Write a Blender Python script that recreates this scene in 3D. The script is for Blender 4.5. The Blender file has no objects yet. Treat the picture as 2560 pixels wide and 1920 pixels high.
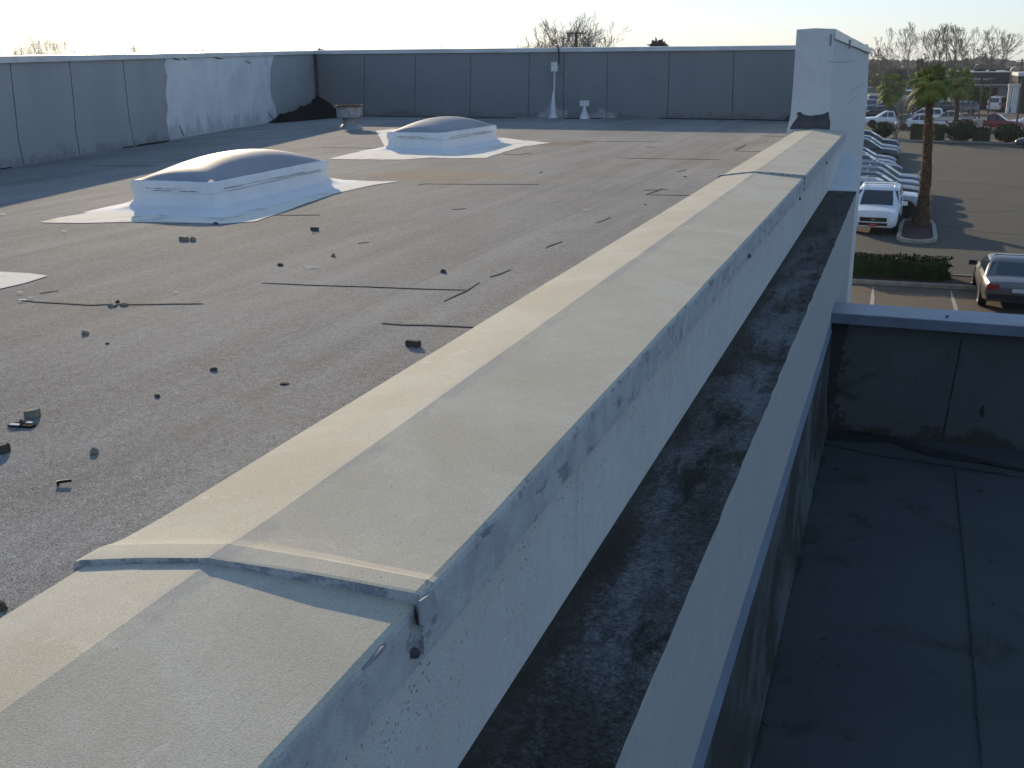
import bpy, math, random
from mathutils import Vector, Matrix, noise
import numpy as np
rnd = random.Random(7)
R_ = math.radians
scene = bpy.context.scene
col = scene.collection

# ------------------------------------------------------------------ camera
F, CX, CY = 2600.0, 1280.0, 960.0
def cam_axes(hx=2280., hy=150., slope=-.006):
    r = math.atan(slope)
    hyc = hy + slope * (CX - hx)
    hd = np.array([math.cos(r), math.sin(r), 0.])
    p = np.array([0, hyc - CY, F])
    n = np.cross(p, hd); n /= np.linalg.norm(n)
    up = n if n[1] < 0 else -n
    a = np.array([hx - CX, hy - CY, F]); a /= np.linalg.norm(a)
    b = np.cross(a, up)
    return np.array([b, a, up])
RM = cam_axes()
CP = np.array([0., 0., 7.2])
def ray(u, v): return RM @ np.array([u - CX, v - CY, F])
def onz(u, v, z):
    d = ray(u, v); return Vector(CP + d * ((z - CP[2]) / d[2]))
def ony(u, v, y):
    d = ray(u, v); return Vector(CP + d * (y / d[1]))
def onpl(u, v, p0, n):
    d = ray(u, v); p0 = np.array(p0); n = np.array(n)
    return Vector(CP + d * (((p0 - CP) @ n) / (d @ n)))
cd = bpy.data.cameras.new('camera'); cam = bpy.data.objects.new('camera', cd); col.objects.link(cam)
m = Matrix.Identity(4)
for i in range(3):
    m[i][0] = RM[i, 0]; m[i][1] = -RM[i, 1]; m[i][2] = -RM[i, 2]; m[i][3] = CP[i]
cam.matrix_world = m
cd.sensor_width = 36; cd.lens = F / 2560 * 36; cd.clip_start = .05; cd.clip_end = 6000
scene.camera = cam

# ------------------------------------------------------------------ light
SUN_AZ, SUN_EL = math.atan2(-.62, .785), R_(15.3)
w = bpy.data.worlds.new('World'); scene.world = w; w.use_nodes = True
nt = w.node_tree; bg = nt.nodes['Background']
sky = nt.nodes.new('ShaderNodeTexSky'); sky.sky_type = 'NISHITA'; sky.sun_disc = False
sky.sun_elevation = SUN_EL; sky.sun_rotation = SUN_AZ
sky.air_density = 1.0; sky.dust_density = 0.35; sky.ozone_density = 3.0
wbx = nt.nodes.new('ShaderNodeMix'); wbx.data_type = 'RGBA'; wbx.blend_type = 'MULTIPLY'; wbx.inputs[0].default_value = 1
wbx.inputs[7].default_value = (1.51, 1.65, 1.92, 1)      # daylight white balance of the camera
gmx = nt.nodes.new('ShaderNodeGamma'); gmx.inputs[1].default_value = .60
nt.links.new(sky.outputs[0], gmx.inputs[0]); nt.links.new(gmx.outputs[0], wbx.inputs[6]); nt.links.new(wbx.outputs[2], bg.inputs[0]); bg.inputs[1].default_value = 0.15
sl = bpy.data.lights.new('sun', 'SUN'); so = bpy.data.objects.new('sun', sl); col.objects.link(so)
sl.energy = 4.3; sl.angle = R_(.53); sl.color = (1, .80, .54)
sd = Vector((math.sin(SUN_AZ) * math.cos(SUN_EL), math.cos(SUN_AZ) * math.cos(SUN_EL), math.sin(SUN_EL)))
so.rotation_euler = sd.to_track_quat('Z', 'Y').to_euler(); so.location = (-60, 80, 60)
vs = scene.view_settings
vs.view_transform = 'Standard'; vs.look = 'None'; vs.gamma = 1; vs.exposure = 0.2; vs.use_curve_mapping = False

# ------------------------------------------------------------------ helpers
def tag(o, label=None, cat=None, group=None, kind=None):
    if label: o['label'] = label
    if cat: o['category'] = cat
    if group: o['group'] = group
    if kind: o['kind'] = kind
    return o
def empty(name, loc=(0, 0, 0), rz=0, label=None, cat=None, group=None):
    o = bpy.data.objects.new(name, None); col.objects.link(o)
    o.location = loc; o.rotation_euler = (0, 0, rz); o.empty_display_size = .2
    return tag(o, label, cat, group)
class MB:
    def __init__(s): s.v = []; s.f = []
    def add(s, vs, fs):
        k = len(s.v); s.v += [tuple(p) for p in vs]; s.f += [tuple(i + k for i in f) for f in fs]; return s
    def box(s, a, b):
        x0, y0, z0 = a; x1, y1, z1 = b
        return s.add([(x0,y0,z0),(x1,y0,z0),(x1,y1,z0),(x0,y1,z0),(x0,y0,z1),(x1,y0,z1),(x1,y1,z1),(x0,y1,z1)],
                     [(0,3,2,1),(4,5,6,7),(0,1,5,4),(1,2,6,5),(2,3,7,6),(3,0,4,7)])
    def obox(s, c, ax, ay, az):
        c = Vector(c); ax = Vector(ax); ay = Vector(ay); az = Vector(az); P = []
        for k in (-1, 1):
            for i, j in ((-1,-1),(1,-1),(1,1),(-1,1)): P.append(c + ax*i + ay*j + az*k)
        return s.add(P, [(0,3,2,1),(4,5,6,7),(0,1,5,4),(1,2,6,5),(2,3,7,6),(3,0,4,7)])
    def quad(s, *p): return s.add(p, [tuple(range(len(p)))])
    def prism(s, poly, z0, z1):
        n = len(poly)
        P = [(p[0], p[1], z0) for p in poly] + [(p[0], p[1], z1) for p in poly]
        return s.add(P, [tuple(range(n))[::-1], tuple(range(n, 2*n))] + [(i, (i+1) % n, n + (i+1) % n, n + i) for i in range(n)])
    def slab(s, poly, off):
        n = len(poly); off = Vector(off)
        P = [Vector(p) for p in poly] + [Vector(p) + off for p in poly]
        return s.add(P, [tuple(range(n))[::-1], tuple(range(n, 2*n))] + [(i, (i+1) % n, n + (i+1) % n, n + i) for i in range(n)])
    def loft(s, rings, cap=True, close=True):
        n = len(rings[0]); P = [p for r in rings for p in r]; Fc = []
        m_ = n if close else n - 1
        for k in range(len(rings) - 1):
            for i in range(m_):
                j = (i + 1) % n
                Fc.append((k*n + i, k*n + j, (k+1)*n + j, (k+1)*n + i))
        if cap:
            Fc.append(tuple(range(n))[::-1]); Fc.append(tuple((len(rings)-1)*n + i for i in range(n)))
        return s.add(P, Fc)
    def tube(s, pts, rad, n=6, cap=True):
        pts = [Vector(p) for p in pts]
        if not hasattr(rad, '__len__'): rad = [rad] * len(pts)
        rings = []; prev = None
        for i, p in enumerate(pts):
            d = (pts[min(i+1, len(pts)-1)] - pts[max(i-1, 0)])
            if d.length < 1e-9: d = Vector((0, 0, 1))
            d.normalize()
            a = prev if prev is not None else (Vector((1, 0, 0)) if abs(d.x) < .8 else Vector((0, 1, 0)))
            x = (a - d * a.dot(d))
            if x.length < 1e-6: x = d.orthogonal()
            x.normalize(); y = d.cross(x); prev = x
            rings.append([p + (x*math.cos(2*math.pi*k/n) + y*math.sin(2*math.pi*k/n)) * rad[i] for k in range(n)])
        return s.loft(rings, cap)
    def lathe(s, prof, c=(0, 0, 0), n=20, axis='z'):
        rings = []
        for r, h in prof:
            ring = []
            for k in range(n):
                a = 2*math.pi*k/n; x, y = r*math.cos(a), r*math.sin(a)
                ring.append((c[0]+x, c[1]+y, c[2]+h) if axis == 'z' else (c[0]+x, c[1]+h, c[2]+y))
            rings.append(ring)
        return s.loft(rings)
    def build(s, name, mt, parent=None, smooth=None, label=None, kind=None, recalc=False):
        me = bpy.data.meshes.new(name); me.from_pydata([tuple(p) for p in s.v], [], s.f)
        if mt: me.materials.append(mt)
        me.validate(); 
        if recalc:
            import bmesh
            b = bmesh.new(); b.from_mesh(me); bmesh.ops.recalc_face_normals(b, faces=b.faces); b.to_mesh(me); b.free()
        if smooth is not None:
            me.shade_smooth()
            if smooth < 179: me.set_sharp_from_angle(angle=R_(smooth))
        o = bpy.data.objects.new(name, me); col.objects.link(o)
        if parent: o.parent = parent
        if label: o['label'] = label
        if kind: o['kind'] = kind
        return o

# ------------------------------------------------------------------ materials
class NT:
    def __init__(s, name):
        s.m = bpy.data.materials.new(name); s.m.use_nodes = True; s.t = s.m.node_tree
        s.b = s.t.nodes['Principled BSDF']
    def n(s, typ, **k):
        x = s.t.nodes.new(typ)
        for a, v in k.items(): setattr(x, a, v)
        return x
    def l(s, a, b): s.t.links.new(a, b)
    def pos(s, obj=False):
        if obj: return s.n('ShaderNodeTexCoord').outputs['Object']
        return s.n('ShaderNodeNewGeometry').outputs['Position']
    def mapv(s, vec, sc=(1, 1, 1), rot=(0, 0, 0)):
        x = s.n('ShaderNodeMapping'); x.inputs['Scale'].default_value = sc; x.inputs['Rotation'].default_value = rot
        s.l(vec, x.inputs['Vector']); return x.outputs[0]
    def noise(s, vec, scale, detail=4, rough=.55, dist=0):
        x = s.n('ShaderNodeTexNoise'); s.l(vec, x.inputs['Vector'])
        x.inputs['Scale'].default_value = scale; x.inputs['Detail'].default_value = detail
        x.inputs['Roughness'].default_value = rough; x.inputs['Distortion'].default_value = dist
        return x.outputs['Fac']
    def vor(s, vec, scale, feat='F1', out='Distance', rnd_=1):
        x = s.n('ShaderNodeTexVoronoi'); x.feature = feat; s.l(vec, x.inputs['Vector'])
        x.inputs['Scale'].default_value = scale; x.inputs['Randomness'].default_value = rnd_
        return x.outputs[out]
    def rng(s, val, a, b, c=0, d=1, smooth=True):
        x = s.n('ShaderNodeMapRange'); x.interpolation_type = 'SMOOTHSTEP' if smooth else 'LINEAR'
        s.l(val, x.inputs[0])
        for i, v in enumerate((a, b, c, d)): x.inputs[1 + i].default_value = v
        return x.outputs[0]
    def math(s, op, a, b=None, clamp=False):
        x = s.n('ShaderNodeMath', operation=op, use_clamp=clamp)
        for i, v in enumerate((a, b)):
            if v is None: continue
            if hasattr(v, 'is_linked'): s.l(v, x.inputs[i])
            else: x.inputs[i].default_value = v
        return x.outputs[0]
    def mix(s, fac, a, b, mode='MIX'):
        x = s.n('ShaderNodeMix', data_type='RGBA', blend_type=mode)
        for i, v in ((0, fac), (6, a), (7, b)):
            if hasattr(v, 'is_linked'): s.l(v, x.inputs[i])
            elif i == 0: x.inputs[0].default_value = v
            else: x.inputs[i].default_value = (*v, 1) if len(v) == 3 else v
        return x.outputs[2]
    def grey(s, val):
        x = s.n('ShaderNodeCombineColor'); 
        for i in range(3): s.l(val, x.inputs[i])
        return x.outputs[0]
    def sep(s, vec):
        x = s.n('ShaderNodeSeparateXYZ'); s.l(vec, x.inputs[0]); return x.outputs
    def done(s, colr, rough=.8, metal=0, bump=None, bs=.3, bd=.01, spec=.5):
        b = s.b
        if hasattr(colr, 'is_linked'): s.l(colr, b.inputs['Base Color'])
        else: b.inputs['Base Color'].default_value = (*colr, 1)
        if hasattr(rough, 'is_linked'): s.l(rough, b.inputs['Roughness'])
        else: b.inputs['Roughness'].default_value = rough
        b.inputs['Metallic'].default_value = metal
        b.inputs['Specular IOR Level'].default_value = spec
        if bump is not None:
            x = s.n('ShaderNodeBump'); x.inputs['Strength'].default_value = bs; x.inputs['Distance'].default_value = bd
            s.l(bump, x.inputs['Height']); s.l(x.outputs[0], b.inputs['Normal'])
        return s.m
MATS = {}
def M(name, c, var=.15, scale=4, rough=.8, metal=0, bump=0, obj=True, spec=.4, c2=None, lo=.35, hi=.65):
    if name in MATS: return MATS[name]
    t = NT(name); p = t.pos(obj)
    f = t.noise(p, scale, 5, .6)
    if c2 is None: c2 = tuple(x * (1 - 2*var) for x in c)
    cc = t.mix(t.rng(f, lo, hi), c2, c)
    bm = t.noise(p, scale * 6, 3) if bump else None
    MATS[name] = t.done(cc, rough, metal, bm, bump, .01, spec)
    return MATS[name]

def mat_roof():
    t = NT('granular_cap_sheet'); p = t.pos()
    big = t.noise(p, .35, 4, .6); mid = t.noise(t.mapv(p, (2.2, .22, 1)), 1.0, 5, .65)
    rip = t.noise(t.mapv(p, (3.2, .12, 1), (0, 0, R_(-6))), 1.0, 4, .6, .4)
    g1 = t.noise(p, 150, 3, .7); g2 = t.vor(p, 235, 'F1', 'Color'); g3 = t.noise(p, 22, 4, .75)
    b = t.math('ADD', t.math('MULTIPLY', t.rng(big, .3, .7, -.1, .1), 1.0), t.rng(mid, .3, .7, -.10, .10))
    b = t.math('ADD', b, t.rng(rip, .38, .68, -.07, .11))
    b = t.math('ADD', b, t.rng(g3, .3, .7, -.16, .16))
    gs = t.sep(g2)[0]
    b = t.math('ADD', b, t.rng(gs, .0, 1., -.5, .5, False))
    b = t.math('ADD', b, t.rng(g1, .3, .7, -.3, .3, False))
    b = t.math('ADD', b, 1.0)
    base = t.mix(t.rng(t.noise(p, .55, 3), .4, .65), (.228, .230, .218), (.222, .228, .226))
    c = t.mix(1, base, t.grey(b), 'MULTIPLY')
    lx = t.math('DIVIDE', t.math('ADD', t.sep(p)[0], t.rng(mid, .3, .7, -.03, .03)), .96)
    fr = t.math('FRACT', t.math('ADD', lx, 40.0)); ed = t.math('ABSOLUTE', t.math('SUBTRACT', fr, .5))
    lm = t.math('MULTIPLY', t.rng(ed, .010, .028, 1, 0), t.rng(t.noise(t.mapv(p, (1, .4, 1)), .8, 4), .40, .62, .1, .5))
    c = t.mix(lm, c, (.13, .13, .125))
    sheet = t.n('ShaderNodeTexWhiteNoise'); sheet.noise_dimensions = '1D'; t.l(t.math('FLOOR', t.math('ADD', lx, 40.5)), sheet.inputs['W'])
    c = t.mix(1, c, t.grey(t.rng(sheet.outputs[0], 0, 1, .95, 1.05, False)), 'MULTIPLY')
    drift = t.rng(t.noise(t.mapv(p, (.9, .5, 1)), .9, 6, .68, .8), .55, .70, 0, .35)
    c = t.mix(drift, c, (.17, .16, .14))
    white = t.math('GREATER_THAN', gs, .965)
    c = t.mix(t.math('MULTIPLY', white, .5), c, (.6, .6, .56))
    # rusty water stains beside the skylights
    sx = t.sep(p)
    def blob(cx, cy, rx, ry, hi):
        dx = t.math('DIVIDE', t.math('SUBTRACT', sx[0], cx), rx); dy = t.math('DIVIDE', t.math('SUBTRACT', sx[1], cy), ry)
        d = t.math('ADD', t.math('MULTIPLY', dx, dx), t.math('MULTIPLY', dy, dy))
        d = t.math('ADD', d, t.rng(t.noise(p, 1.6, 5), .3, .7, -.45, .45))
        return t.rng(d, 0.15, 1.0, hi, 0)
    c = t.mix(blob(-6.3, 14.4, 1.3, 1.0, .55), c, (.25, .185, .10))
    c = t.mix(blob(-6.6, 20.9, .7, 1.2, .75), c, (.14, .105, .06))
    h = t.math('ADD', t.math('MULTIPLY', g1, .8), t.math('MULTIPLY', gs, .6))
    return t.done(c, .95, 0, h, .55, .006, .25)

def mat_paint(name, c1, c2, stain=.5, cracks=True, dots=False, faces=False):
    """aged elastomeric roof paint: dust stains, fine brushed grain, hairline peeling"""
    t = NT(name); p = t.pos()
    big = t.noise(p, 2.3, 6, .62, .6); fine = t.noise(t.mapv(p, (1, .45, 1), (0, 0, R_(25))), 120, 4, .7); mid = t.noise(p, 14, 5, .7)
    c = t.mix(t.math('MULTIPLY', t.rng(big, .36, .66), stain), c1, c2)
    c = t.mix(t.rng(mid, .38, .72, 0, .6), c, tuple(x * .86 for x in c1))
    c = t.mix(t.rng(fine, .52, .75, 0, .45), c, tuple(min(1, x * .72) for x in c1))
    pale = t.rng(t.noise(p, 5.5, 6, .7, 1), .6, .7)
    c = t.mix(t.math('MULTIPLY', pale, .6), c, tuple(min(.8, x * 1.18) for x in c1))
    sp = t.rng(t.vor(p, 26, 'F1'), .04, .085, 1, 0); spm = t.rng(t.noise(p, 4.1, 4, .7), .46, .56)
    c = t.mix(t.math('MULTIPLY', t.math('MULTIPLY', sp, spm), .75), c, (.13, .12, .10))
    if cracks:
        cr = t.vor(t.mapv(p, (1, 1.6, 1)), 9, 'DISTANCE_TO_EDGE')
        crm = t.math('MULTIPLY', t.rng(cr, .004, .016, 1, 0), t.rng(t.noise(p, 2.0, 4, .6), .585, .66))
        c = t.mix(t.math('MULTIPLY', crm, .6), c, (.16, .15, .14))
    if dots:
        d1 = t.rng(t.vor(p, 60, 'F1'), .16, .27, 1, 0)
        dm = t.rng(t.noise(p, 7, 6, .75), .45, .57)
        z = t.sep(p)[2]
        up = t.rng(z, 5.68, 6.05, .15, 1, False)
        c = t.mix(t.math('MULTIPLY', t.math('MULTIPLY', d1, dm), up), c, (.07, .07, .065))
        st = t.noise(t.mapv(p, (1, 7, .5)), 2.2, 4, .6)
        c = t.mix(t.rng(st, .58, .78, 0, .4), c, (.32, .31, .29))
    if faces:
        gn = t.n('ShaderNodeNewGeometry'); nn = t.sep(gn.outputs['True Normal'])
        fascia_tone = t.mix(t.rng(t.noise(p, 9, 5, .7), .4, .62), (.50, .505, .50), (.40, .405, .41))  # outward faces take a greyer mottled tone
        c = t.mix(t.rng(nn[0], .55, .8), c, fascia_tone)
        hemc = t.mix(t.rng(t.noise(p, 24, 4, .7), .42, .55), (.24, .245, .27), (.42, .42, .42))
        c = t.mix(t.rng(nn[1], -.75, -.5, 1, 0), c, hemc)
        x = t.sep(p)[0]   # paint worn thin in ragged patches along the ridge and the outer arris
        rx = t.math('ABSOLUTE', t.math('SUBTRACT', x, -1.215))
        wr_ = t.math('MULTIPLY', t.rng(rx, .012, .045, 1, 0), t.rng(t.noise(t.mapv(p, (1, .35, 1)), 7, 5, .7), .47, .56))
        c = t.mix(t.math('MULTIPLY', wr_, .55), c, (.33, .325, .315))
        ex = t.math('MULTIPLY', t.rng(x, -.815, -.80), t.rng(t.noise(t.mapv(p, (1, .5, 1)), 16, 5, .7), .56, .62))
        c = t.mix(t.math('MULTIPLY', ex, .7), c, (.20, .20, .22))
    gr = t.noise(p, 260, 2, .7)
    c = t.mix(1, c, t.grey(t.rng(gr, .25, .75, .74, 1.22, False)), 'MULTIPLY')
    return t.done(c, .85, 0, t.math('ADD', t.math('ADD', t.math('MULTIPLY', fine, .5), gr), t.math('MULTIPLY', mid, .25)), .28, .0024, .25)

def mat_ledge():
    t = NT('mossy_ledge_grit'); p = t.pos()
    a = t.noise(t.mapv(p, (1.5, .42, 1)), 2.6, 5, .6, .1); g = t.noise(p, 130, 4, .75); v = t.vor(p, 110, 'F1', 'Color'); b = t.noise(t.mapv(p, (1.6, .45, 1)), 4.5, 6, .72, .1)
    a = t.math('ADD', a, t.math('MULTIPLY', t.math('SUBTRACT', g, .5), .5)); a = t.math('ADD', a, t.math('MULTIPLY', t.math('SUBTRACT', t.noise(p, 28, 4, .7), .5), .45))
    c = t.mix(t.rng(a, .36, .66), (.050, .048, .043), (.15, .157, .16))
    c = t.mix(t.rng(t.math('ADD', b, t.math('MULTIPLY', t.math('SUBTRACT', g, .5), .35)), .50, .62, 0, .9), c, (.016, .016, .013))
    c = t.mix(t.rng(t.noise(t.mapv(p, (1.6, .6, 1)), 1.9, 6, .7), .57, .68, 0, .8), c, (.030, .030, .014))
    c = t.mix(1, c, t.grey(t.rng(t.sep(v)[0], 0, 1, .6, 1.4, False)), 'MULTIPLY')
    y = t.sep(p)[1]; x = t.sep(p)[0]
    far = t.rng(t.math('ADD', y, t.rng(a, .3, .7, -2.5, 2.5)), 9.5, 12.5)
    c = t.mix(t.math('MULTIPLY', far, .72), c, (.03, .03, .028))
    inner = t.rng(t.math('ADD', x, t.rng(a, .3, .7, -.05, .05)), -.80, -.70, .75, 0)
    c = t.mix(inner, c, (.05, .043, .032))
    return t.done(c, .95, 0, g, .7, .008, .2)

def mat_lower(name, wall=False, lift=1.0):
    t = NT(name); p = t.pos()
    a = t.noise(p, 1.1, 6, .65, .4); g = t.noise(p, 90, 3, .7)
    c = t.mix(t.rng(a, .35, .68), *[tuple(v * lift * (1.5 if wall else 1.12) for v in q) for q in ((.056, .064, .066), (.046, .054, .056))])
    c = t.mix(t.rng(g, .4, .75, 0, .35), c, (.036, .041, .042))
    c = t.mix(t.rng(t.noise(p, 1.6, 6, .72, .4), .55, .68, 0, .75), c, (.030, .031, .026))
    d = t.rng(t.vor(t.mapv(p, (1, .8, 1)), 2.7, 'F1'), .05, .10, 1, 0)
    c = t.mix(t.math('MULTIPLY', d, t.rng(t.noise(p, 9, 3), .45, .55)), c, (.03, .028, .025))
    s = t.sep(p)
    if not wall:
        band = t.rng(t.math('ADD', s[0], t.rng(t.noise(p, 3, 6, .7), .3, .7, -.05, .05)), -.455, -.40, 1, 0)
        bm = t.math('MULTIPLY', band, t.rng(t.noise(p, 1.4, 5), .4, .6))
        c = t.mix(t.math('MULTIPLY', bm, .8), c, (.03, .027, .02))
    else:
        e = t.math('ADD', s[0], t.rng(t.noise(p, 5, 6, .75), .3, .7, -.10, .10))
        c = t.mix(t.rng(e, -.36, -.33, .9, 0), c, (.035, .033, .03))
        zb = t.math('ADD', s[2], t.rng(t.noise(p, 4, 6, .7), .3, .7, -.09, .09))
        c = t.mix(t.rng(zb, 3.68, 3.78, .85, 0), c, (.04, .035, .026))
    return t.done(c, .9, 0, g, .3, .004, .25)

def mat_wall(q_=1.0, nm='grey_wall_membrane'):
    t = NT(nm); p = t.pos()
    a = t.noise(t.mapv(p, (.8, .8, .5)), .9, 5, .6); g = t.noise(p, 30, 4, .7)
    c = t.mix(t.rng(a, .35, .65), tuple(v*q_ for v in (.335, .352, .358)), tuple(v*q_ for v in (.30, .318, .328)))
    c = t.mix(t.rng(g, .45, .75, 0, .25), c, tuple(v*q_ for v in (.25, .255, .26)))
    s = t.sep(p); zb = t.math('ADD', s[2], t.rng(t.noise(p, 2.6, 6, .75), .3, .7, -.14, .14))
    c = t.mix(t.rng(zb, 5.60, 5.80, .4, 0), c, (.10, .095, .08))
    # white overspray round the two pipes on the rear wall
    def spray(cx, rx, hz, amt):
        dx = t.math('DIVIDE', t.math('SUBTRACT', s[0], cx), rx)
        q = t.math('ADD', t.math('ABSOLUTE', dx), t.math('DIVIDE', t.math('SUBTRACT', s[2], 5.6), hz))
        q = t.math('ADD', q, t.rng(t.noise(t.mapv(p, (1, 1, 1)), 3.2, 5, .6), .3, .7, -.3, .3))
        q = t.rng(q, .25, 1.0, amt, 0)
        return t.math('MULTIPLY', q, t.rng(s[1], 29, 30, 0, 1))
    c = t.mix(spray(-10.05, .75, .62, .55), c, (.62, .63, .63))
    c = t.mix(spray(-8.55, .75, .35, .45), c, (.62, .63, .63))
    return t.done(c, .75, 0, g, .2, .01, .4)

def mat_patch():
    t = NT('white_patch_paint'); p = t.pos()
    a = t.noise(p, .9, 6, .65, .5); b = t.noise(t.mapv(p, (1, 1, .5)), 2.4, 6, .7)
    c = t.mix(t.rng(a, .35, .68), (.68, .69, .69), (.55, .57, .58))
    z = t.math('ADD', t.sep(p)[2], t.rng(b, .3, .7, -.25, .25))
    c = t.mix(t.rng(z, 5.7, 5.95, .5, 0), c, (.30, .32, .33))
    return t.done(c, .7, 0, t.noise(p, 18, 4), .2, .01)

def mat_white():
    t = NT('white_roof_coating'); p = t.pos()
    a = t.noise(p, 2.2, 6, .65, .4); f = t.noise(p, 34, 4, .7)
    c = t.mix(t.rng(a, .4, .7), (.80, .795, .78), (.74, .735, .72))
    c = t.mix(t.rng(t.noise(p, 3.5, 7, .72, .8), .6, .73, 0, .45), c, (.40, .38, .33))
    c = t.mix(t.rng(f, .6, .8, 0, .3), c, (.42, .41, .39))
    return t.done(c, .85, 0, t.math('ADD', a, t.math('MULTIPLY', f, .25)), .3, .02, .15)

def mat_asphalt():
    t = NT('asphalt_lot'); p = t.pos()
    a = t.noise(p, .12, 6, .65); b = t.noise(p, 1.2, 5, .7); g = t.noise(p, 30, 3, .7)
    tr = t.noise(t.mapv(p, (.05, .9, 1)), 1, 4)
    c = t.mix(t.rng(a, .35, .65), (.074, .069, .050), (.060, .057, .044))
    c = t.mix(t.rng(b, .4, .75, 0, .35), c, (.060, .056, .048))
    c = t.mix(t.rng(tr, .52, .62, 0, .3), c, (.060, .056, .05))
    c = t.mix(t.rng(g, .4, .8, 0, .4), c, (.13, .12, .10))
    oil = t.rng(t.noise(p, .55, 6, .72, .5), .60, .72, 0, .55); c = t.mix(oil, c, (.036, .034, .029))
    ck = t.vor(t.mapv(p, (.16, .22, 1)), 1, 'DISTANCE_TO_EDGE'); c = t.mix(t.math('MULTIPLY', t.rng(ck, .004, .012, 1, 0), t.rng(t.noise(p, .2, 3), .45, .55, 0, .6)), c, (.030, .029, .026))
    s = t.sep(p)
    br = t.rng(s[1], 36, 36.6, 1, 0)
    c = t.mix(t.math('MULTIPLY', br, .75), c, t.mix(t.rng(b, .4, .7), (.150, .118, .080), (.11, .088, .064)))
    far = t.rng(s[1], 230, 330)
    c = t.mix(far, c, t.mix(t.rng(t.noise(p, .02, 5), .4, .6), (.06, .07, .03), (.09, .075, .05)))
    return t.done(c, .9, 0, g, .2, .01, .3)

def leafmat(name, a, b, sc=1.5):
    t = NT(name); p = t.pos(True)
    c = t.mix(t.rng(t.noise(p, sc, 4, .7), .35, .65), a, b)
    return t.done(c, .75, 0, None, spec=.25)

ROOF = mat_roof(); LEDGE = mat_ledge(); LOWER = mat_lower('lower_roof_membrane'); LOWERW = mat_lower('lower_wall_membrane', True); LOWERU = mat_lower('upstand_membrane_sky_lift', False, 1.7)  # upstand copy of the membrane lightened to offset weaker sky light there
WALL = mat_wall(); RWALL = mat_wall(.66, 'glare_free_rear_membrane'); PATCH = mat_patch(); WHITE = mat_white(); ASPH = mat_asphalt()  # wall membrane split: left copy kept lighter to imitate lens flare, rear darker
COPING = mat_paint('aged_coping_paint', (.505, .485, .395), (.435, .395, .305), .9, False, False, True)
FASCIA = mat_paint('white_stucco_paint', (.61, .61, .59), (.54, .53, .50), .6, False, True)
OUTER = mat_paint('outer_wall_paint', (.42, .43, .42), (.38, .38, .37), .5, False)
TOWER = mat_paint('pillar_paint', (.64, .65, .64), (.56, .57, .56), .6, False)
FLASHB = M('pale_flashing_metal', (.50, .53, .56), .08, 3, .45)
COPM = M('wall_coping_metal', (.60, .62, .62), .08, 1.5, .4, obj=False)
BLUEC = M('lower_coping_metal', (.15, .18, .23), .12, 2.5, .4, obj=False)
DARK = M('black_tar', (.018, .017, .017), .2, 6, .8)
SEAM = M('open_seam_shadow_tar', (.03, .03, .031), .2, 9, .9)
WSEAM = M('wall_seam_line', (.085, .09, .095), .2, 6, .9)
TAR = M('dark_mastic', (.095, .09, .10), .2, 8, .7, bump=.3)
PEELG = M('bare_grey_paint', (.26, .26, .285), .1, 9, .75)
RUST = M('rusty_sheet_metal', (.30, .32, .33), .1, 5, .6, c2=(.20, .10, .05), lo=.30, hi=.5)
RUSTD = M('dark_rust', (.10, .05, .03), .2, 5, .85)
TARP = M('black_felt', (.013, .013, .013), .2, 5, .95, bump=.4, spec=.1)
STONE = M('loose_stone', (.27, .26, .20), .2, 14, .9, bump=.5)
STONED = M('dark_stone', (.085, .078, .068), .2, 14, .9, bump=.5)
PAPER = M('white_scrap', (.75, .74, .70), .05, 9, .7)
WPIPE = M('white_pipe_paint', (.68, .69, .69), .08, 6, .55)
CABLE = M('black_cable', (.015, .015, .016), .1, 5, .5)
KERB = M('concrete_kerb', (.36, .33, .27), .15, 3, .85, obj=False)
SOIL = M('bark_mulch', (.075, .035, .022), .25, 9, .95, bump=.5, obj=False)
LINE = M('worn_line_paint', (.44, .42, .37), .15, 6, .8, obj=False)
GRASSM = M('turf', (.085, .12, .03), .2, 1, .9, obj=False)
TYRE = M('tyre_rubber', (.018, .018, .018), .1, 5, .8)
RIM = M('alloy_rim', (.42, .43, .45), .1, 5, .35, .7)
GLASS = M('tinted_car_glass', (.012, .016, .018), .1, 2, .06, spec=.8)
GLASSG = M('green_car_glass', (.06, .11, .10), .1, 2, .06, spec=.8)
CHROME = M('chrome_trim', (.5, .5, .52), .05, 5, .2, .9)
PLAST = M('black_plastic', (.02, .02, .021), .1, 5, .5)
HEADL = M('headlamp_lens', (.30, .33, .37), .1, 8, .15, spec=.8)
TAILL = M('tail_lamp_lens', (.38, .02, .02), .1, 8, .2, spec=.7)
PLATEW = M('white_plate', (.62, .64, .68), .1, 20, .5)
PLATER = M('red_plate', (.48, .07, .07), .1, 20, .5)
BARK = M('bare_bark', (.15, .125, .10), .2, 2, .9)
BARKP = M('glare_paled_bark', (.46, .43, .38), .1, 2, .9)  # bark colour paled to imitate sky glare on the left-edge trees
BARKG = M('grey_bark', (.21, .20, .19), .15, 2, .9)
POLEM = M('pole_metal', (.05, .045, .04), .1, 3, .6)
WOOD = M('pole_wood', (.10, .055, .035), .2, 3, .9)

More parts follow.
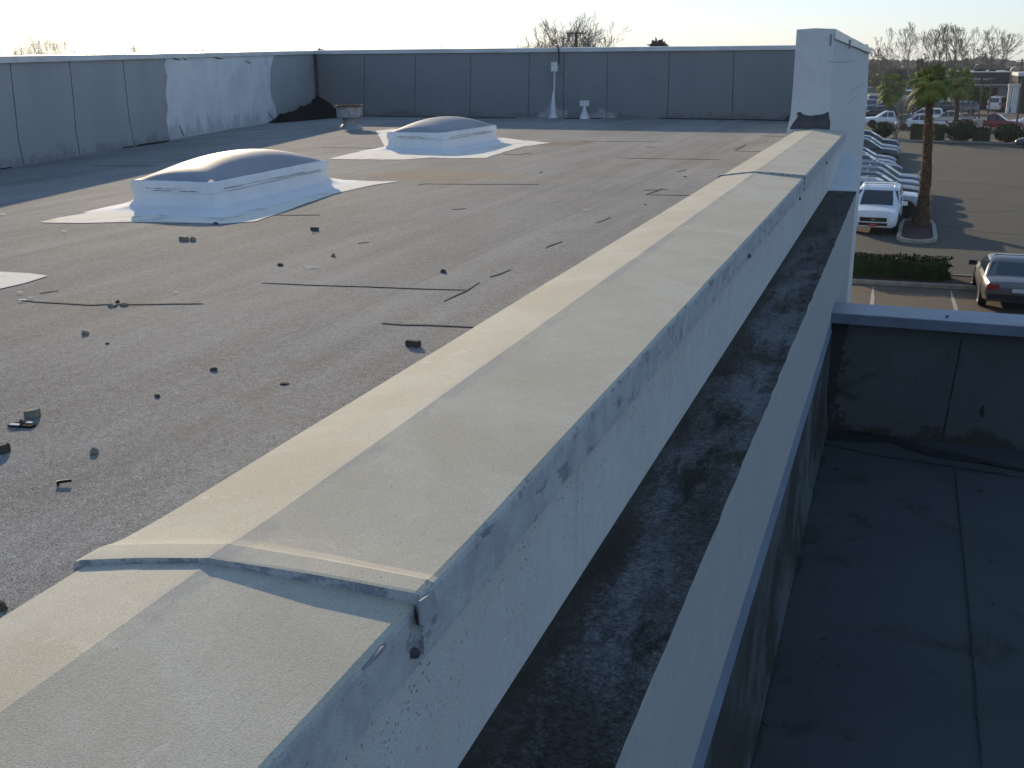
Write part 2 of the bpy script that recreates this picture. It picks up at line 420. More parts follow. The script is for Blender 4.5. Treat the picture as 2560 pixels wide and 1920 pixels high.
# ------------------------------------------------------------------ small geometry helpers
def wob_ribbon(mb, pts, wd, th, step=.10, jit=.3, seed=0, pj=.35):
    """irregular thin strip lying on z=const along a polyline"""
    r = random.Random(seed); P = [Vector(p) for p in pts]; S = []
    for a, b in zip(P[:-1], P[1:]):
        n = max(2, int((b - a).length / step))
        for k in range(n): S.append(a.lerp(b, k / n))
    S.append(P[-1])
    L, Rr = [], []
    for i, p in enumerate(S):
        d = (S[min(i+1, len(S)-1)] - S[max(i-1, 0)]); d.z = 0; d.normalize(); s = Vector((-d.y, d.x, 0))
        e = min(1, min(i, len(S)-1-i) / 2.5 + .12)
        q = p + s * r.uniform(-1, 1) * wd * pj
        L.append(q + s * wd * .5 * e * r.uniform(1-jit, 1+jit)); Rr.append(q - s * wd * .5 * e * r.uniform(1-jit, 1+jit))
    n = len(S); up = Vector((0, 0, th))
    V = L + Rr + [p + up for p in L] + [p + up for p in Rr]; Fc = []
    for i in range(n - 1):
        Fc += [(i, i+1, n+i+1, n+i), (2*n+i, 3*n+i, 3*n+i+1, 2*n+i+1), (i, 2*n+i, 2*n+i+1, i+1), (n+i, n+i+1, 3*n+i+1, 3*n+i)]
    Fc += [(0, n, 3*n, 2*n), (n-1, 3*n-1, 4*n-1, 2*n-1)]
    mb.add(V, Fc)
def rough_poly(pts, step=.08, amp=.03, seed=1, keep=None):
    """roughen a closed outline (list of Vectors)"""
    r = random.Random(seed); out = []
    n = len(pts); cen = sum((Vector(p) for p in pts), Vector()) / n
    for i in range(n):
        a = Vector(pts[i]); b = Vector(pts[(i+1) % n]); k = max(1, int((b - a).length / step))
        for j in range(k):
            p = a.lerp(b, j / k)
            q = noise.noise(p * 3.1 + Vector((seed, 0, 0))) * 1.2 + noise.noise(p * 11 + Vector((seed, 5, 0))) * .8
            d = (p - cen).normalized()
            out.append(p + d * q * amp)
    return out

# ================================================================== BUILDING
ZR = 5.6                      # main roof
W0, W1 = Vector((-13.546, 13.064, 0)), Vector((-18.12, 30.55, 0))
wd = (W1 - W0).normalized(); wn = Vector((wd.y, -wd.x, 0))          # wall direction, inward normal
FY = 31.0                     # rear wall face
WC = W0 + wd * ((FY - W0.y) / wd.y)                                 # inner corner
WA = W0 - wd * 22.0                                                 # near end, beyond the frame
def ztop(p): return 7.33 + .26 * max(-.4, min(1, (p.y - 13) / 17.5))

# ---- roof deck
poly = [(-1.30, -8), (-1.30, FY + .1), (WC.x - .3, FY + .1), (WA.x - .3, WA.y)]
roof = MB().prism(poly, ZR - .3, ZR).build('roof', ROOF, kind='structure')
seams = [  # source pixels of the open laps in the cap sheet, width in metres
    ([(52,752),(120,757),(230,762),(360,761),(508,760)], .040), ([(655,708),(800,714),(900,717),(1040,722),(1168,726)], .016),
    ([(953,810),(1060,813),(1240,821)], .05), ([(680,538),(800,538)], .03), ([(1042,463),(1060,460),(1200,461),(1348,461)], .028),
    ([(1542,395),(1700,398),(1800,399)], .026), ([(1455,353),(1560,354),(1660,355)], .035), ([(1622,487),(1735,489)], .03),
    ([(1613,488),(1640,478),(1655,471)], .06), ([(1610,476),(1672,474)], .035), ([(1836,378),(1903,379)], .03), ([(1838,376),(1865,361)], .07), ([(1834,371),(1858,369)], .06),
    ([(1364,621),(1380,612),(1405,604)], .035), ([(1489,557),(1508,552),(1526,543)], .014), ([(805,369),(960,371)], .03), ([(1256,386),(1295,387),(1330,383)], .06),
    ([(230,415),(390,415)], .05), ([(100,734),(146,727)], .012), ([(1225,693),(1250,685),(1276,674)], .025), ([(1110,754),(1150,735),(1166,727),(1200,706)], .010),
    ([(1692,430),(1715,425)], .04), ([(1905,340),(1960,341)], .03), ([(1130,524),(1165,522)], .03), ([(895,609),(922,606)], .022), ([(1612,368),(1640,369)], .06)]
for i, (px, wv) in enumerate(seams):
    mb = MB(); wob_ribbon(mb, [onz(u, v, ZR + .001) for u, v in px], wv * .62, .0045, .09 + .02 * (i % 3), .45, i)
    mb.build('seam_tear', SEAM, roof)
# dark open joint along the foot of the walls
for px, wv in (([(0,425),(60,411),(130,398),(199,386)], .10), ([(336,366),(352,363),(420,353)], .16), ([(210,383),(300,371),(335,367)], .09), ([(900,290),(1080,293),(1290,296)], .14),
               ([(1410,297),(1450,297)], .16), ([(1535,294),(1700,297),(1840,300)], .17), ([(1840,299),(1985,303)], .12), ([(1478,297),(1505,296)], .10)):
    mb = MB(); wob_ribbon(mb, [onz(u, v, ZR + .003) for u, v in px], wv, .02, .25, .8, int(px[0][0]))
    mb.build('foot_gap', DARK, roof)

# ---- left wall
lw = empty('left_parapet_wall', W0, 0, 'long grey parapet wall on the left of the roof with a big white painted patch', 'parapet wall')
def LW(p): return p - W0
mb = MB(); N = 30
inner = [WA.lerp(WC, k / N) for k in range(N + 1)]
rings = []
for p in inner:
    o = p - wn * .32; z = ztop(p) - .02
    rings.append([LW(Vector((p.x, p.y, 0))), LW(Vector((p.x, p.y, ZR + .01))), LW(Vector((p.x, p.y, z))), LW(Vector((o.x, o.y, z))), LW(Vector((o.x, o.y, 0)))])
mb.loft(rings).build('wall_face', WALL, lw)
mb = MB(); rings = []
for k, p in enumerate(inner):
    a = p + wn * .05; o = p - wn * .37; z = ztop(p)
    rings.append([LW(Vector((a.x, a.y, z - .10))), LW(Vector((a.x, a.y, z))), LW(Vector((o.x, o.y, z + .015))), LW(Vector((o.x, o.y, z - .10)))])
mb.loft(rings).build('metal_coping', COPM, lw)
def onlw(u, v, off=.0): return onpl(u, v, W0 + wn * off, wn)
pp = [(414,141),(470,139),(540,141),(620,140),(685,138),(676,170),(675,215),(679,245),(688,262),(692,304),(640,313),(560,326),(500,338),(425,352),(420,330),(416,300),(419,270),(414,230),(418,190),(411,165)]
pat = rough_poly([onlw(u, v, .003) for u, v in pp], .07, .022, 3)
MB().slab([LW(p) for p in pat], wn * .004).build('white_patch', PATCH, lw, label='white painted patch with ragged edges')
for px in ([(23.5,149),(36,260),(46,350),(59.7,411)], [(172,144),(182,240),(190,330),(199,386)], [(305.6,141),(314,220),(323,300),(337,368)], [(-90,150),(-60,430)]):
    mb = MB(); P = [onlw(u, v, .0) for u, v in px]; S = []
    for a, b in zip(P[:-1], P[1:]): S += [a.lerp(b, k / 6) for k in range(6)]
    S.append(P[-1]); r = random.Random(int(px[0][0]))
    mb.loft([[LW(p + wd * (r.uniform(.003, .009)) * s_ + wn * o_) for s_, o_ in ((-1, .001), (-1, .006), (1, .006), (1, .001))] for p in S])
    mb.build('panel_seam', WSEAM, lw)
for px in ([(428,144),(440,148),(452,150)], [(458,146),(466,150)], [(530,141),(545,146),(560,147)], [(612,152),(622,156),(628,160)], [(449,313),(455,330),(462,345)], [(669,278),(676,290),(688,304)]):
    mb = MB(); mb.tube([LW(onlw(u, v, .012)) for u, v in px], [.006, .016, .004], 5); mb.build('paint_crack', TAR, lw)

# ---- rear wall
rw = empty('rear_parapet_wall', (-9, FY, 0), 0, 'dark grey parapet wall across the far end of the roof', 'parapet wall')
o0 = Vector((-9, FY, 0))
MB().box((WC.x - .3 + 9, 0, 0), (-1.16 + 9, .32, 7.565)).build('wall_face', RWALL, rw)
xs = [WC.x + .02, -13.5, -9.9, -6.2, -3.0, -1.16]
for i in range(len(xs) - 1):
    e = .0 if i % 2 else .004
    MB().loft([[(x + 9, -.06 - e, 7.49), (x + 9, -.06 - e, 7.60 + e), (x + 9, .36, 7.615 + e), (x + 9, .36, 7.50)] for x in (xs[i] + (.0 if i == 0 else .002), xs[i+1])]).build('metal_coping', COPM, rw)
for u0, u1 in ((911,911),(1039,1037),(1177,1175),(1324,1320),(1410,1408),(1520,1516),(1674,1668),(1835,1830)):
    a = ony(u0, 128, FY) - o0; b = ony(u1, 300, FY) - o0; r = random.Random(u0); mb = MB()
    z0, z1 = ZR + .02, 7.48
    mb.loft([[Vector((a.x + (b.x - a.x) * k / 10 + s_ * r.uniform(.003, .010), o_, z1 + (z0 - z1) * k / 10)) for s_, o_ in ((-1, -.001), (-1, -.007), (1, -.007), (1, -.001))] for k in range(11)])
    mb.build('panel_seam', WSEAM, rw)
a = ony(783, 130, FY) - o0
MB().box((a.x - .09, -.05, ZR + .01), (a.x + .13, -.001, 7.48)).build('corner_flashing', TAR, rw)
r = random.Random(3); pts = rough_poly([ony(u, v, FY - .004) - o0 for u, v in ((1958,302),(1990,304),(1990,272),(1978,284),(1966,292))], .06, .03, 5)
MB().slab(pts, (0, -.004, 0)).build('mastic_patch', TAR, rw)

# ---- front (street side) wall with the raised end, seen as a tall pillar beside the coping
tw = empty('end_wall_pillar', (-1.3, 16.3, 0), 0, 'tall pale painted end wall rising like a pillar beyond the parapet coping', 'wall')
t0 = Vector((-1.3, 16.3, 0))
def T(x, y, z): return (x - t0.x, y - t0.y, z)
zt0, zt1 = 7.60, 7.47
mb = MB()
mb.loft([[T(-1.605, 16.3, 0), T(-1.0, 16.3, 0), T(-1.045, 16.3, 6.24), T(-1.085, 16.3, zt0), T(-1.605, 16.3, zt0), T(-1.60, 16.3, 6.9), T(-1.605, 16.3, 6.45), T(-1.64, 16.3, 6.22)],
         [T(-1.605, 31.32, 0), T(-1.0, 31.32, 0), T(-1.06, 31.32, 6.24), T(-1.125, 31.32, zt1), T(-1.605, 31.32, zt1), T(-1.60, 31.32, 6.9), T(-1.605, 31.32, 6.45), T(-1.64, 31.32, 6.22)]])
mb.build('wall_body', TOWER, tw, recalc=True)
ys = [16.302, 21.5, 31.35]
for i in range(2):
    y0, y1 = ys[i] + .004 * i, ys[i+1]
    def zz(y): return zt0 + (zt1 - zt0) * (y - 16.3) / 15 + .006 * i
    MB().loft([[T(-1.603, y, zz(y) + .002), T(-1.603, y, zz(y) + .03), T(-1.35, y, zz(y) + .045), T(-1.06, y, zz(y) + .03), T(-1.056, y, zz(y) - .10), T(-1.075, y, zz(y) - .11), T(-1.08, y, zz(y) - .002)] for y in (y0, y1)]).build('metal_coping', COPM, tw)
pts = rough_poly([ony(u, v, 16.296) for u, v in ((1974,323),(1982,308),(1990,297),(1996,290),(1992,283),(2002,280),(2008,286),(2026,291),(2040,288),(2056,286),(2070,279),(2074,300),(2074,324))], .02, .015, 4)
MB().slab([p - t0 for p in pts], (0, -.004, 0)).build('mastic_patch', TAR, tw, label='dark ragged mastic patch')
for u, v in ((2076,91),(2124,104)):
    p = onpl(u, v, (-1.05, 16.3, 0), (1, 0, 0)); MB().box(T(-1.055, p.y - .05, p.z - .12), T(-1.03, p.y + .05, p.z + .03)).build('coping_clip', PEELG, tw)
for px in ([(2073,152),(2100,156),(2140,152)], [(2110,265),(2150,235)], [(2127,228),(2160,208)]):
    P = [onpl(u, v, (-1.06, 16.3, 0), (1, 0, 0)) for u, v in px]
    MB().tube([T(-1.052 - .008 * (p.y - 16) / 15 - .02*max(0,(p.z-6.24)/1.36)*1.5, p.y, p.z) for p in P], .0035, 4).build('hairline_crack', PEELG, tw)

# ---- low parapet with the wide gabled coping
fp = empty('front_parapet', (-1.2, 8, ZR), 0, 'long low parapet with wide pale gabled coping running away from the camera', 'parapet')
f0 = Vector((-1.2, 8, ZR))
def Q(x, y, z): return (x - f0.x, y - f0.y, z - f0.z)
YN = -2.6
MB().box(Q(-1.47, YN, ZR - .25), Q(-.83, 16.29, 6.14)).build('wall_face', FASCIA, fp)
XL, XM, XRt = -1.527, -1.232, -.797
ZL, ZM, ZE = 6.200, 6.240, 6.200
def coping(y0, y1, lip, seedv, name='coping_section'):
    r = random.Random(seedv); mb = MB()
    st = [(y0, 1.0), (y0 + .010, 1.06), (y0 + .072, .95), (y0 + .088, .62), (y0 + .12, .3), (y0 + .2, .12)] if lip else [(y0, 0)]
    n = int((y1 - (y0 + .3)) / .25)
    st += [(y0 + .3 + (y1 - y0 - .3) * k / n, 0) for k in range(n + 1)]
    rings = []
    for i, (y, l) in enumerate(st):
        h = .016 * l; j = lambda a: r.uniform(-a, a)
        slope = -.006 if (lip == 0) else 0
        w_ = .010 * l
        xr = XRt + w_ + .003 * noise.noise((y * 1.7, 3, seedv)); ze = ZE + h * 1.15 + .003 * noise.noise((y * 2.1, 9, seedv))
        zl = ZL + h * .55 + .002 * noise.noise((y * 1.9, 5, seedv)); zm = ZM + h * .55
        sk = max(0, 1 - (y - y0) / .5) if lip else 0     # the lap runs slightly askew across the cap
        Q = lambda a_, b_, c_: (a_ - f0.x, b_ + sk * (.09 * (a_ - XL) / .73 - .015) - f0.y, c_ - f0.z)
        rings.append([Q(XL - w_ * 1.6, y, zl - .13), Q(XL - w_ * 1.6 - .003, y, zl - .016), Q(XL - w_ * 1.6 + .002, y, zl - .004), Q(XL + .012 - w_, y, zl + .003),
                      Q(-1.38, y, (zl + zm) / 2 + .003 + .002 * noise.noise((y * 3, 1, seedv))), Q(XM - .014, y, zm - .0022), Q(XM, y, zm), Q(XM + .014, y, zm - .0014),
                      Q(-1.02, y, (zm + ze) / 2 + .001 + .002 * noise.noise((y * 3, 2, seedv)) + .6*h*.3), Q(xr - .014, y, ze + .002), Q(xr - .003, y, ze - .003), Q(xr, y, ze - .014), Q(xr + .002, y, ze - .13), Q(xr - .02, y, ze - .135)])
    mb.loft(rings)
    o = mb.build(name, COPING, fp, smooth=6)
    return o
LAP1, LAP2 = 1.545, 9.62
coping(YN, LAP1 + .5, 0, 1)
# the far sheets sit on the near ones: raise each whole run by a hair
def lifted(o, dz): o.location.z += dz; return o
lifted(coping(LAP1, LAP2 + .5, 1, 2), .003)
lifted(coping(LAP2, 16.29, 1, 3), .006)
# grey rims where paint has come away on the lap hems and along the arris
def hem(y, seedv):
    r = random.Random(seedv)
    for k in range(7):
        x = XL + .04 + r.random() * .66; ln = r.uniform(.02, .06)
        z = (ZL + (ZM - ZL) * (x - XL) / (XM - XL) if x < XM else ZM + (ZE - ZM) * (x - XM) / (XRt - XM)) + .012 + .008 * (x - XL)
        MB().tube([Q(x, y - .0035, z - .006), Q(x + ln * .5, y - .0045, z - .005), Q(x + ln, y - .0035, z - .006)], [.002, .0055, .002], 5).build('bare_patch', PEELG, fp)
def chip(pts, off, m_, nm='bare_patch', amp=.008, sd=1, step=.02):
    P = rough_poly(pts, step, amp, sd); MB().slab([Vector(Q(*p)) for p in P], off).build(nm, m_, fp)
def cz(x): return (ZL + (ZM - ZL) * (x - XL) / (XM - XL)) if x < XM else (ZM + (ZE - ZM) * (x - XM) / (XRt - XM))
def onc(u, v):   # pixel -> coping slope (right of the ridge)
    nrm = (ZM - ZE, 0, XRt - XM); return onpl(u, v, (XM, 0, ZM), nrm)
chip([onc(u, v) + Vector((0, 0, .005)) for u, v in ((690,1394),(800,1402),(1000,1432),(1070,1452),(1060,1462),(960,1440),(850,1412),(720,1400))], (0, 0, .002), PEELG, sd=3, amp=.006)
for px in ([(1205,1347),(1220,1331),(1232,1318)], [(905,1655),(950,1618),(962,1600)]):
    a = [onpl(u, v, (XRt, 0, 0), (1, 0, 0)) for u, v in px]
    MB().tube([Q(XRt + .002, p.y, ZE - .012 + .003) for p in a], [.002, .006, .002], 6).build('chipped_edge', PEELG, fp)
for px in ([(620,1400),(650,1398),(690,1404),(740,1406)], [(860,1398),(900,1402),(950,1414),(1000,1421)], [(1000,1452),(1050,1456),(1068,1453)], [(560,1408),(575,1406),(590,1384)], [(770,1420),(800,1428),(812,1434)],
           [(470,1522),(480,1520),(492,1517)], [(395,1575),(410,1566),(440,1558)], [(360,1633),(366,1628),(372,1625)], [(1000,1395),(1030,1415),(1060,1450)]):
    P = [onc(u, v) for u, v in px]
    MB().tube([Q(p.x, p.y, p.z - .0022 + (.0095 if p.y > LAP1 and p.y < LAP1 + .13 else 0)) for p in P], [.0006] + [.0017] * (len(P) - 2) + [.0006], 5).build('paint_crack', TAR, fp)
for u, v in ((1033,1632),(1872,640),(2066,407),(1999,497)):
    p = onpl(u, v, (XRt + .004, 0, 0), (1, 0, 0)); rr = .011 if v > 1500 else .013
    mb = MB(); rings = []
    for q, h in ((1, -.004), (1, .006), (.75, .012), (.3, .014)):
        rings.append([Q(XRt + .004 + h, p.y + rr * q * math.cos(a), p.z + rr * q * math.sin(a)) for a in (2*math.pi*k/10 for k in range(10))])
    mb.loft(rings).build('sealed_screw', TAR, fp, smooth=50)
tabm = M('folded_tab_paint', (.40, .395, .41), .1, 12, .8)
P = [onpl(u, v, (XRt + .014, 0, 0), (1, 0, 0)) for u, v in ((1046,1502),(1080,1478),(1092,1520),(1056,1566),(1047,1560))]
MB().slab([Q(p.x, p.y, p.z) for p in P], (.004, 0, 0)).build('folded_tab', tabm, fp)
P = [onpl(u, v, (XRt + .013, 0, 0), (1, 0, 0)) for u, v in ((1036,1512),(1040,1540),(1045,1562))]
MB().tube([Q(XRt + .013, p.y, p.z) for p in P], [.001, .0035, .002], 5).build('tab_gap', DARK, fp)
# ledge, outer wall and flashing
def LD(x, y, z): return Q(x, y, z)
ZLg, XO = 5.64, -.49
mb = MB(); n = 90; r = random.Random(5); top = []
yy = [YN + (13.75 - YN) * k / 160 for k in range(161)]
xo = [XO + .003 * noise.noise((y * 4.3, 0, 0)) + .005 * noise.noise((y * 15, 1, 0)) + .006 * noise.noise((y * 40, 1, 0)) for y in yy]
mb.loft([[LD(-.85, y, ZLg - .1), LD(-.85, y, ZLg), LD(x, y, ZLg - .0), LD(x, y, ZLg - .012)] for y, x in zip(yy, xo)])
mb.build('ledge', LEDGE, fp, label='dark mossy ledge below the coping')
MB().loft([[LD(-.85, y, 0), LD(-.85, y, ZLg - .006), LD(XO - .012, y, ZLg - .004), LD(XO, y, ZLg - .016), LD(XO, y, 4.86), LD(XO, y, 0)] for y in (YN, 5, 13.74)]).build('outer_wall', OUTER, fp)
mb = MB()   # pale sloped end of the ledge rising to the pillar
mb.loft([[LD(-.86, y, z0), LD(-.86, y, z1), LD(xo_, y, z1), LD(xo_, y, z0)] for y, z0, z1, xo_ in ((13.742, 0, 5.645, -.49), (14.1, 0, 5.655, -.495), (16.28, 0, 5.88, -.60))])
mb.build('ledge_end', TOWER, fp)
MB().loft([[LD(XO - .01, y, 4.868), LD(XO + .018, y, 4.70), LD(XO - .01, y, 4.69)] for y in (YN, 10.175)]).build('base_flashing', M('base_flashing_membrane', (.20, .25, .32), .1, 2, .6), fp)

# ---- lower roof and its parapet
ZW = 3.65
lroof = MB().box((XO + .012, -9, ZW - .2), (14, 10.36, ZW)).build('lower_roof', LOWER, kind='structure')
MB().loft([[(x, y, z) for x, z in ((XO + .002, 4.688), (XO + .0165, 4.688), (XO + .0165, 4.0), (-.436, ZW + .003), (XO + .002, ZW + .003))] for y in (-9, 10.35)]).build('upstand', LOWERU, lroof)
for px, wv, sd_ in (([(2387,1170),(2390,1200),(2420,1500),(2440,1740),(2453,1920)], .010, 1), ([(2050,1100),(2040,1204),(2010,1330),(1960,1550),(1905,1800),(1877,1920)], .012, 2), ([(2010,1090),(2057,1110),(2200,1140),(2400,1170),(2560,1196)], .008, 3), ([(1860,1792),(1890,1802),(1920,1815)], .012, 5)):
    mb = MB(); wob_ribbon(mb, [onz(u, v, ZW + .006) for u, v in px], wv, .006, .05, .5, sd_); mb.build('seam_tear', SEAM, lroof)
for k_, px in enumerate(([(2026,1036),(2062,1052),(2155,1076),(2262,1099),(2258,1108),(2150,1106),(2075,1102),(2040,1086)], [(2262,1110),(2276,1104),(2350,1129),(2466,1159),(2440,1157),(2330,1142),(2252,1118)], [(2090,1062),(2200,1090),(2560,1172),(2560,1178),(2300,1128)])):
    P = rough_poly([onz(u, v, ZW + .005 + .003 * k_) for u, v in px], .03, .02, 20 + k_); MB().slab(P, (0, 0, .004)).build('tar_debris_line', SEAM, lroof)
LSPOT = [((2130,1233),.045,.03),((2140,1278),.06,.03),((2010,1167),.03,.03),((1993,1325),.05,.02),((2125,1845),.10,.03),((2483,1512),.02,.012),((2510,1538),.014,.01),((2242,1688),.012,.01),((2334,1682),.02,.012),((2008,1642),.03,.01),((2060,1645),.03,.008),((2100,1666),.03,.008),((2180,1662),.016,.009)]
lp = empty('lower_parapet_wall', (0, 10.36, 0), 0, 'dark shaded parapet wall with bluish metal coping around the lower roof', 'parapet wall')
l0 = Vector((0, 10.36, 0))
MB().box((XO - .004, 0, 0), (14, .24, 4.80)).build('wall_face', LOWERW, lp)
MB().loft([[(x, -.175, 4.79), (x, -.172, 4.882), (x, -.16, 4.888), (x, .27, 4.90), (x, .28, 4.80)] for x in (XO + .001, 3.2)]).build('metal_coping', BLUEC, lp)
MB().loft([[(x, -.172, 4.79), (x, -.169, 4.879), (x, -.157, 4.885), (x, .267, 4.897), (x, .277, 4.80)] for x in (3.205, 14)]).build('metal_coping', BLUEC, lp)
for px in ([(2404,846),(2395,900),(2375,1000),(2360,1080),(2352,1124)],):
    r = random.Random(9); P = [onpl(u, v, (0, 10.36, 0), (0, 1, 0)) - l0 for u, v in px]; S = []
    for a, b in zip(P[:-1], P[1:]): S += [a.lerp(b, k / 6) for k in range(6)]
    S.append(P[-1])
    MB().loft([[p + Vector((s_ * r.uniform(.003, .009), o_, 0)) for s_, o_ in ((-1, -.001), (-1, -.006), (1, -.006), (1, -.001))] for p in S]).build('panel_seam', SEAM, lp)
pts = rough_poly([onpl(u, v, (0, 10.188, 0), (0, 1, 0)) - l0 for u, v in ((2080,783),(2120,778),(2122,772),(2105,765),(2085,765))], .02, .008, 5)
a = onz(2368, 791, 4.895); MB().lathe([(.014, 0), (.014, .008), (.004, .012)], (a.x, a.y - 10.36, 4.894), 8).build('screw_head', TAR, lp)
a = ony(2458, 1026, 10.354); MB().tube([(a.x, -.006, a.z + .05), (a.x - .005, -.008, a.z), (a.x, -.006, a.z - .07)], [.004, .02, .003], 6).build('tar_drip', DARK, lp)

# ================================================================== ROOF FURNITURE
def skylight(name, label, FL, fr_dir, side_dir, width, length, ztop_, flash_px, seed, dome=True, group='domed skylights on the roof'):
    """FL = near-left top corner; builds curb, skirt, dome and painted flashing sheet"""
    root = empty(name, (FL.x, FL.y, ZR), 0, label, 'skylight', group)
    ax = Vector(fr_dir).normalized(); ay = Vector(side_dir).normalized(); h = ztop_ - ZR; r = random.Random(seed)
    def loc(a, b, z): p = ax * a + ay * b; return Vector((p.x, p.y, z))
    def rect(m_, z, ns=14, jit=0, flare=None):
        P = []; w_, l_ = width, length
        cs = [(-m_, -m_), (w_ + m_, -m_), (w_ + m_, l_ + m_), (-m_, l_ + m_)]
        for i in range(4):
            a, b = cs[i], cs[(i+1) % 4]
            for k in range(ns):
                t = k / ns; q = (a[0] + (b[0]-a[0])*t, a[1] + (b[1]-a[1])*t)
                e = r.uniform(-jit, jit); p = loc(q[0], q[1], z)
                if flare:
                    p = p + (p - loc(w_/2, l_/2, z)).normalized() * flare * (.5 + .5 * noise.noise(p * 2.2 + Vector((seed, 0, 0))))
                P.append(p + Vector((0, 0, e)))
        return P
    mb = MB(); dzr = .018
    rings = [rect(-.10, h + .004), rect(-.035, h + .012), rect(.0, h + .008, jit=.003), rect(.022, h - .010, jit=.004), rect(.025, h - .11, jit=.004), rect(.017, h - .12), rect(.006, h - .13), rect(.012, .10), rect(.05, .05), rect(.13, .022, flare=.04), rect(.24, .010, flare=.10), rect(.36, .003, flare=.2)]
    mb.loft(rings, cap=False).build('curb', WHITE, root, smooth=35)
    # thin dark scuffed lines round the frame
    for k, (a, b, z) in enumerate((((.18, -.027), (.62*width, -.027), h - .075), ((.25, -.027), (.5*width, -.027), h - .10), ((.6*width, -.027), (.85*width, -.027), h - .10), ((width+.026, .2), (width+.026, .75*length), h - .085), ((width+.026, .5*length), (width+.026, .92*length), h - .10), ((width+.018, .1*length), (width+.018, .95*length), h-.121))):
        mb = MB(); P = [loc(a[0] + (b[0]-a[0])*t/8, a[1] + (b[1]-a[1])*t/8, z + r.uniform(-.003, .003)) for t in range(9)]
        mb.tube(P, [r.uniform(.001, .0045) for _ in P], 5); mb.build('scuff_line', TAR, root)
    # dome
    if dome:
        mb = MB(); nx, ny = 22, 34; V = []; Fc = []
        for j in range(ny + 1):
            for i in range(nx + 1):
                s_, t_ = 2*i/nx - 1, 2*j/ny - 1
                e = (1 - abs(s_)**2.3) * (1 - abs(t_)**2.2)
                V.append(loc(width/2 + s_*(width/2 - .01), length/2 + t_*(length/2 - .01), h + .010 + 0.225 * max(0, e)**.72))
        for j in range(ny):
            for i in range(nx):
                a = j*(nx+1) + i; Fc.append((a, a+1, a+nx+2, a+nx+1))
        mb.add(V, Fc).build('dome', DOME, root, smooth=180)
    P = rough_poly([onz(u, v, ZR + .004) if len(p_) == 2 else Vector((u, v, ZR + .004)) for p_ in flash_px for u, v in [p_[:2]]], .12, .018, seed)
    MB().slab([p - Vector((FL.x, FL.y, ZR)) for p in P], (0, 0, .002)).build('flashing_sheet', FLASH, root)
    return root
t = NT('grey_acrylic_dome'); p = t.pos(True)
DOME = t.done(t.mix(t.rng(t.noise(p, 1.5, 5), .35, .65), (.285, .30, .325), (.25, .265, .29)), t.rng(t.noise(p, 1.5, 5, .7), .3, .7, .5, .6), 0, None, spec=.16)
t.b.inputs['Transmission Weight'].default_value = 0.0; t.b.inputs['Coat Weight'].default_value = .0; t.b.inputs['Coat Roughness'].default_value = .15
t = NT('cream_flashing_coat'); p = t.pos()
FLASH = t.done(t.mix(t.rng(t.noise(p, 2.4, 7, .7, .8), .52, .70), (.76, .73, .64), (.46, .41, .32)), .9, 0, t.noise(p, 22, 4), .3, .01, .15)
A1 = Vector((-8.30, 9.90, 5.92))
skylight('skylight', 'nearest domed skylight on a white flared curb, left middle of roof', A1, (1, .06, 0), (-.075, 1, 0), 1.04, 2.92, 5.92,
         [(98,556),(140,545),(235,530),(310,512),(-8.9,10.6,0),(-9.1,13.4,0),(-7.9,13.6,0),(880,453),(1000,453),(930,463),(845,482),(770,507),(700,533),(640,553),(560,559),(430,556),(330,555),(200,558)], 1)
A2 = Vector((-9.30, 18.42, 5.93))
skylight('skylight', 'farther domed skylight on a white curb, nearer the rear wall', A2, (1, .02, 0), (.01, 1, 0), 1.13, 2.67, 5.93,
         [(820,397),(903,378),(958,374),(-9.9,19.4,0),(940,327),(985,322),(-9.6,22.1,0),(-8.3,22.1,0),(1300,350),(1378,357),(1310,366),(1240,386),(1215,395),(1130,396),(1080,394),(1010,399),(900,399)], 2)
# a third one stands just outside the frame on the left: only the corner of its flashing shows
p3 = onz(40, 690, ZR)
skylight('skylight', 'skylight at the left edge of which only a white flashing corner shows', Vector((-7.6, 1.9, 5.88)), (1, .06, 0), (-.075, 1, 0), 1.07, 3.0, 5.88,
         [(118,690),(70,684),(0,680),(-60,676),(-7.9,5.4,0),(-7.9,1.6,0),(-6.2,1.6,0),(-90,745),(0,722),(62,708)], 3)

# vent
vb = onz(876, 322, ZR)
vent = empty('roof_vent', vb, 0, 'rusty round metal vent pipe with wide open collar on the roof', 'vent')
MB().lathe([(.19, 0), (.185, .30), (.17, .30)], n=24).build('stem', RUST, vent, smooth=40)
MB().lathe([(.20, .275), (.315, .285), (.325, .30), (.33, .54), (.35, .545), (.35, .575), (.325, .575), (.32, .545), (.31, .50), (.0, .48)], n=28).build('collar', RUST, vent, smooth=30)
MB().lathe([(.352, .55), (.362, .56), (.352, .582), (.322, .582), (.318, .555)], n=28).build('rim', RUSTD, vent, smooth=30)
MB().lathe([(.36, .0), (.30, .03), (.2, .12), (.17, .12)], n=24).build('base_skirt', M('stained_skirt', (.34, .36, .37), .15, 4, .7), vent, smooth=60)

